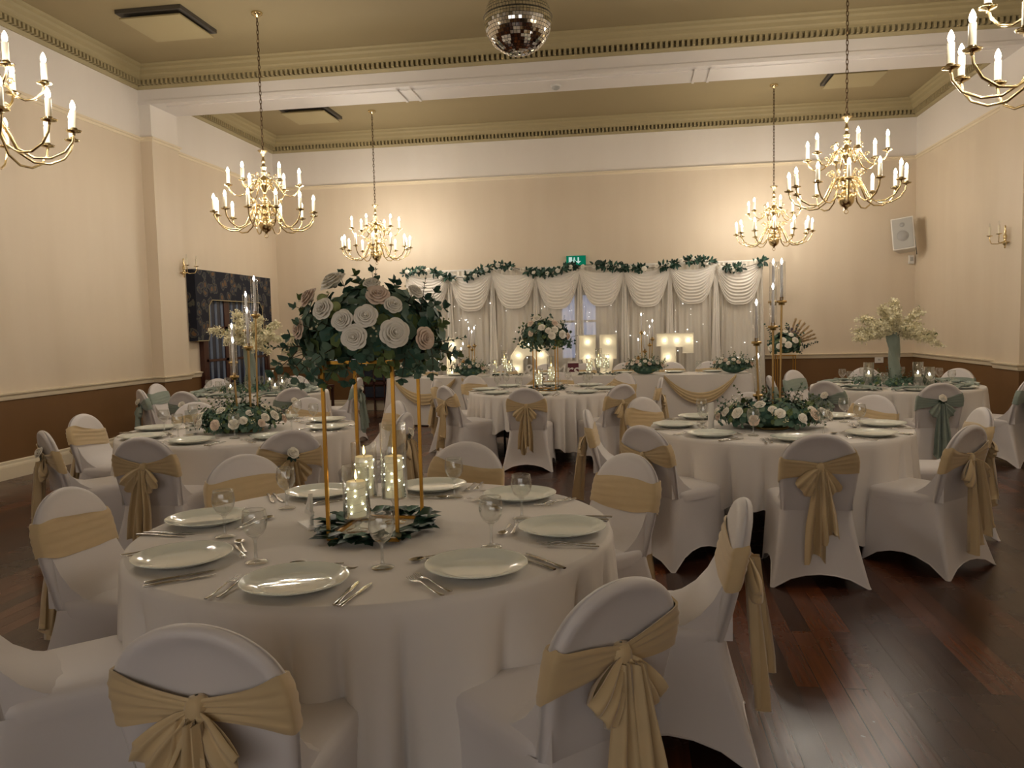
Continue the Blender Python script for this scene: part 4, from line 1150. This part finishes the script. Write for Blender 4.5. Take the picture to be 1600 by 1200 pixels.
def head_flowers():
    t = thing('table_flowers', '', 'flower arrangement'); rd = random.Random(66)
    foliage((0, 0, .09), (.29, .15, .14), 260, 67, .05, .8, -.2, 34, .12).build('eucalyptus_foliage', FM, t)
    for i in range(12):
        a = -pi*(i+.5)/12; e = rd.uniform(.1, 1.0); v = Vector((cos(a)*cos(e), sin(a)*cos(e), sin(e)))
        link('rose', (ROSE1, ROSE2, ROSEP)[i % 3], t, Vector((v.x*.29, v.y*.15, .09+v.z*.14)), aim(v), rd.uniform(.03, .042))
    return t
P_HF = Proto(head_flowers())
for x, s, w in ((-3.62, 1.0, 'left end'), (-2.55, 1.05, 'second from left'), (.2, 1.08, 'third from left'), (1.52, 1.1, 'right end')):
    P_HF.put((x, 12.48, ZTT), (0 if x != .2 else .2)+(.1 if x > 1 else 0), 'low rose and foliage arrangement on the head table, '+w, 'low arrangements on the head table', s)
NM2 = ('tallest', 'second tallest', 'middle height', 'second lowest', 'lowest')
candle_stand((-2.6, 12.75, ZTT), [(.09, 0, .47, .2), (.0, .0, .46, .2), (.04, .05, .41, .2), (-.10, .0, .22, .2), (-.14, .03, .14, .2)], 'slim gold candle stand on the left part of the head table', 'head table left side', False, NM2)
candle_stand((.2, 12.75, ZTT), [(-.05, 0, .62, .2), (.12, .0, .52, .2), (.08, .05, .43, .2), (.0, .04, .33, .2), (-.10, .0, .23, .2)], 'slim gold candle stand on the right part of the head table', 'head table right side', False, NM2)
for x, y, h, st, ch, w in ((-2.15, 12.55, .2, .06, .135, 'leftmost on the head table'), (-2.02, 12.7, .3, .105, .165, 'tall left one on the head table'), (-1.92, 12.55, .2, .06, .135, 'short right one of the left head table trio'),
        (-.66, 12.55, .2, .06, .135, 'short left one before the letter V'), (-.52, 12.7, .3, .105, .165, 'tall one before the letter V'), (-.40, 12.55, .22, .10, .16, 'right one before the letter V')):
    hurr(x, y, h, st, ch, w)
tag(leaf_ring(.3, .12, 60, 9, .08).build('leaf_garland', [MLFD, MLF1], None, (-.53, 12.55, ZTT)), 'dark green leaf garland on the head table before the letter V', 'garland', 'leaf garlands')
tag(leaf_ring(.26, .12, 50, 10, .08).build('leaf_garland', [MLFD, MLF1], None, (-1.95, 12.55, ZTT)), 'dark green leaf garland on the head table around the left candles', 'garland', 'leaf garlands')
for body, x, sz, lab in (('Mr', -2.05, .27, 'white cursive standing word Mr on the head table'), ('&', -1.6, .27, 'white standing ampersand on the head table'), ('Mrs', -1.02, .27, 'white standing word Mrs on the head table')):
    t = thing('standing_word', lab, 'table sign', (x, 12.31, ZTT), 0, 'standing words on the head table')
    o = text('lettering', body, sz, (0, 0, .008), (radians(90), 0, 0), MWPL, .008, t, .25)
    MB().b2(-.14 if body != '&' else -.06, .14 if body != '&' else .06, -.02, .02, 0, .01).build('word_base', MWPL, t)
t = thing('standing_card', 'small maroon and white card standing on the head table by the word Mrs', 'card', (-.92, 12.7, ZTT), .1)
MB().box((0, 0, .11), (.17, .006, .14)).build('card_panel', MMAROON, t); MB().box((0, .001, .195), (.17, .006, .03)).build('card_header', MWPL, t); MB().b2(-.06, .06, -.02, .03, 0, .04).build('card_foot', MWPL, t)
for x, sl in ((-3.55, 'first'), (-2.85, 'second'), (-2.15, 'third'), (-1.45, 'fourth'), (-.8, 'fifth'), (-.12, 'sixth'), (.66, 'seventh'), (1.25, 'eighth')):
    PC[('g', 0)][0].put((x, 13.3, 0), pi, 'white covered chair, gold band, behind the head table, %s from left' % sl, 'covered chairs behind the head table')
    P_PLATE.put((x, 12.84, ZTT), 0, 'white dinner plate on the head table, %s from left' % sl, 'dinner plates on the head table')
for x, w in ((1.02, 'right'), (-3.3, 'left')):
    P_GLASS.put((x, 12.7, ZTT), 0, 'wine glass on the head table, %s one' % w, 'wine glasses on the head table')

# ------------------------------------------------------------------ illuminated letters L O V E
LY = 13.86
def letter(ch, x, poly, holes, bulbs, h=1.36, dep=.2):
    t = thing('light_up_letter', 'white light-up letter %s standing behind the head table' % ch, 'illuminated letter', (x, LY, 0), 0, 'light-up letters')
    mb = MB()
    n = len(poly)
    def ring(pts, flip):
        c = [(px_, -dep/2, pz_) for px_, pz_ in pts]; b = [(px_, dep/2, pz_) for px_, pz_ in pts]
        ax = sum(p[0] for p in pts)/len(pts); az = sum(p[1] for p in pts)/len(pts)
        rows = [b, c]
        if flip: rows = rows[::-1]
        mb.grid(rows, cu=True, sm=False)
        # inner skin of the raised rim
        k = .012
        def off(p, q, r):
            e1 = Vector((q[0]-p[0], q[1]-p[1])).normalized(); e2 = Vector((r[0]-q[0], r[1]-q[1])).normalized()
            n1 = Vector((-e1.y, e1.x)); n2 = Vector((-e2.y, e2.x)); m_ = (n1+n2); m_ = m_/max(.4, m_.dot(n1)) if m_.length > 1e-6 else n1
            s = 1 if not flip else -1
            return (q[0]+m_.x*k*s*(1), q[1]+m_.y*k*s)
        inn = [off(pts[i-1], pts[i], pts[(i+1) % len(pts)]) for i in range(len(pts))]
        ci = [(px_, -dep/2, pz_) for px_, pz_ in inn]; bi = [(px_, -dep/2+.07, pz_) for px_, pz_ in inn]
        mb.grid([c, ci, bi], cu=True, sm=False)
    ring(poly, False)
    for hpts in holes: ring(hpts, True)
    # recessed face
    import mathutils
    loops = [[Vector((a, b, 0)) for a, b in poly]]+[[Vector((a, b, 0)) for a, b in hp] for hp in holes]
    tri = mathutils.geometry.tessellate_polygon(loops); flat = [p for l in loops for p in l]
    for yy in (-dep/2+.06, dep/2):
        b0 = len(mb.v); mb.v += [(p.x, yy, p.y) for p in flat]
        for a, b, c in tri: mb.face((b0+a, b0+b, b0+c), 0, False)
    mb.build('letter_box', MLETW, t)
    bl = MB().sph((0, 0, 0), .019, 10, 6).mesh('letter_bulb', MLETB)
    for bx, bz in bulbs:
        o = link('letter_bulb', bl, t, (bx, -dep/2+.022, bz))
        l = bpy.data.lights.get('letter_bulb_light') or bpy.data.lights.new('letter_bulb_light', 'POINT')
        l.energy = .028; l.color = (1, .87, .6); l.shadow_soft_size = .02
        lo = bpy.data.objects.new('letter_bulb_light', l); COL.objects.link(lo); lo.parent = t; lo.location = (bx, -dep/2-.015, bz)
H = 1.36
letter('L', -3.12, [(-.22, 0), (.36, 0), (.36, .42), (.2, .42), (.2, .22), (.08, .22), (.08, H-.22), (.22, H-.22), (.22, H), (-.22, H), (-.22, H-.22), (-.1, H-.22), (-.1, .22), (-.22, .22)], [], [(0, 1.24), (0, 1.0), (0, .76), (0, .5), (.0, .11), (.28, .11)])
a_ = [(-.13, 0), (.13, 0), (.335, .3), (.335, H-.33), (.10, H), (-.10, H), (-.335, H-.33), (-.335, .3)]
letter('O', -1.75, a_, [[(-.07, .35), (-.12, .45), (-.12, H-.42), (-.06, H-.33), (.06, H-.33), (.12, H-.42), (.12, .45), (.07, .35)]], [(0, H-.13), (-.2, H-.33), (.2, H-.33), (-.23, .8), (.23, .8), (-.2, .3), (.2, .3), (0, .14)])
letter('V', -.575, [(-.09, 0), (.09, 0), (.27, H-.42), (.32, H-.42), (.32, H-.0), (.03, H-.0), (.03, H-.42), (.06, H-.42), (0, .5), (-.06, H-.42), (-.03, H-.42), (-.03, H), (-.32, H), (-.32, H-.42), (-.27, H-.42)], [], [(-.175, H-.12), (.175, H-.12), (-.17, H-.38), (.17, H-.38), (-.12, .66), (.12, .66), (0, .2)])
letter('E', .72, [(-.31, 0), (.31, 0), (.31, .42), (.16, .42), (.16, .22), (.02, .22), (.02, .56), (.12, .56), (.12, .76), (.02, .76), (.02, H-.24), (.12, H-.24), (.12, H-.34), (.31, H-.34), (.31, H), (-.31, H), (-.31, H-.22), (-.24, H-.22), (-.24, .22), (-.31, .22)], [], [(-.17, H-.12), (.03, H-.12), (.22, H-.12), (-.12, H-.40), (-.12, .68), (-.12, .4), (-.12, .11), (.2, .11)])

# ------------------------------------------------------------------ draped backdrop
bk = thing('draped_backdrop', 'white chiffon draped backdrop with eight swags behind the head table', 'backdrop', (0, 0, 0))
BX0, BX1, BY, BZ = -3.98, 2.2, 14.2, 2.54
mb = MB(); rows = []; N = 900; zs = [0, .4, .8, 1.2, 1.6, 1.9, 2.2, BZ]
for z in zs:
    row = []
    for i in range(N+1):
        u = i/N; x = BX0+(BX1-BX0)*u; s = u*8 % 1
        g = .05*(BZ-z)*sin((s-.5)*3)*(.5)   # cloth fans out downwards from the gathers
        f = sin(u*2*pi*62+2.5*sin(u*50))+.5*sin(u*2*pi*101+1.0+z*.4)
        k = .6+.4*cos(2*pi*s)
        row.append((x+g, BY+.022*f*k-.05*(abs(s-.0) < .06 or s > .94), z))
    rows.append(row)
mb.grid(rows); mb.build('curtain', MDRAPE, bk)
mb = MB(); mb.tube([(BX0, BY+.03, BZ+.01), (BX1, BY+.03, BZ+.01)], .02, 10)
for x in (BX0+.02, -.9, BX1-.02): mb.tube([(x, BY+.06, 0), (x, BY+.06, BZ)], .02, 8)
mb.build('backdrop_frame', MWPL, bk)
w8 = (BX1-BX0)/8
for q in range(8):
    xc = BX0+w8*(q+.5); mb = MB(); rows = []; K = 64; N = 36; dd = random.Random(q)
    dip = .62+.03*(q % 2)
    for k in range(K+1):
        v = k/K; row = []
        for i in range(N+1):
            u = -1+2*i/N
            c = 1-abs(u)**(2.0+1.5*v); sag = (.10+(dip-.04)*v)*c
            x = xc+u*w8*.50
            z = BZ-.01-sag-.16*v*abs(u)**6
            f = sin(v*2*pi*11+.7*u)*(.35+.65*v)
            y = BY-.06-.035*sin(pi*min(1, v*1.1))-.012*f*(c**.5 if c > 0 else 0)-.02*c
            row.append((x, y, z))
        rows.append(row)
    mb.grid(rows)
    mb.grid([[rows[0][i] for i in range(N+1)], [(p[0], BY, p[2]) for p in rows[0]]])
    mb.build('swag', MSWAG, bk)
    # gathered tail between swags
    mb = MB(); rows = []
    for k in range(14):
        v = k/13; row = []
        for i in range(13):
            u = -1+i/6; row.append((xc-w8/2+u*(.03+.05*v+.03*v*v), BY-.055-.012*sin(u*9+v)-.01*(1-u*u), BZ-2.40*v))
        rows.append(row)
    mb.grid(rows); mb.build('gathered_tail', MSWAG, bk)
rd = random.Random(21); mb = MB()
for i in range(85): mb.sph((rd.uniform(BX0+.1, BX1-.1), BY-.05, rd.uniform(.8, 2.0)), rd.choice((.004, .005, .007)), 6, 4)
mb.build('fairy_light', MSPARK, bk)['kind'] = 'stuff'
# garland along the top
g = thing('rose_garland', 'garland of dark green leaves and white roses along the top of the backdrop', 'garland', (0, 0, 0))
mb = MB(); rd = random.Random(14); n = 150; pts = []
for i in range(n):
    u = i/(n-1); x = BX0-.03+(BX1-BX0+.05)*u; z = BZ-.02+.07*sin(u*2*pi*4+.5)-.04*(u < .15)+.03*sin(u*31); pts.append(Vector((x, BY-.13, z)))
mb.tube(pts, .005, 4, m=3)
for i in range(n):
    if sin(i*.47)+.6*sin(i*.21+1) < -.55: continue
    for k in range(7):
        v = Vector((rd.gauss(0, 1), rd.gauss(0, .5)-.3, rd.gauss(0, .9))).normalized()
        mb.leaf(pts[i]+v*.012, v+Vector((.5, 0, 0)), Vector((0, -1, .3)), rd.uniform(.07, .12), .04, rd.choice((0, 0, 1)))
mb.build('garland_leaves', [MLFD, MLF1, MLF3, MSTEM], g)
for i in range(30):
    p = pts[int((i+.3)*n/30)]+Vector((rd.uniform(-.02, .02), -.03, rd.uniform(-.05, .04))); link('rose', ROSE1, g, p, aim((rd.uniform(-.5, .5), -1, rd.uniform(-.2, .5))), rd.uniform(.035, .05))

# glazed doors in the back wall behind the drapes
def bdoor(k, x0):
    t = struct('door_%d' % k, MB().b2(x0, x0+.07, YB-.04, YB, 0, 2.15).b2(x0+.3, x0+.37, YB-.04, YB, 0, 2.15).b2(x0, x0+.37, YB-.04, YB, 2.07, 2.15).b2(x0, x0+.37, YB-.04, YB, 0, .9).b2(x0+.07, x0+.3, YB-.035, YB, 1.58, 1.62), MWHITE)
    MB().b2(x0+.07, x0+.3, YB-.02, YB-.01, .9, 2.07).build('pane', MDOORG, t)
bdoor(1, -1.32); bdoor(2, -.94)
bpy.context.view_layer.update()
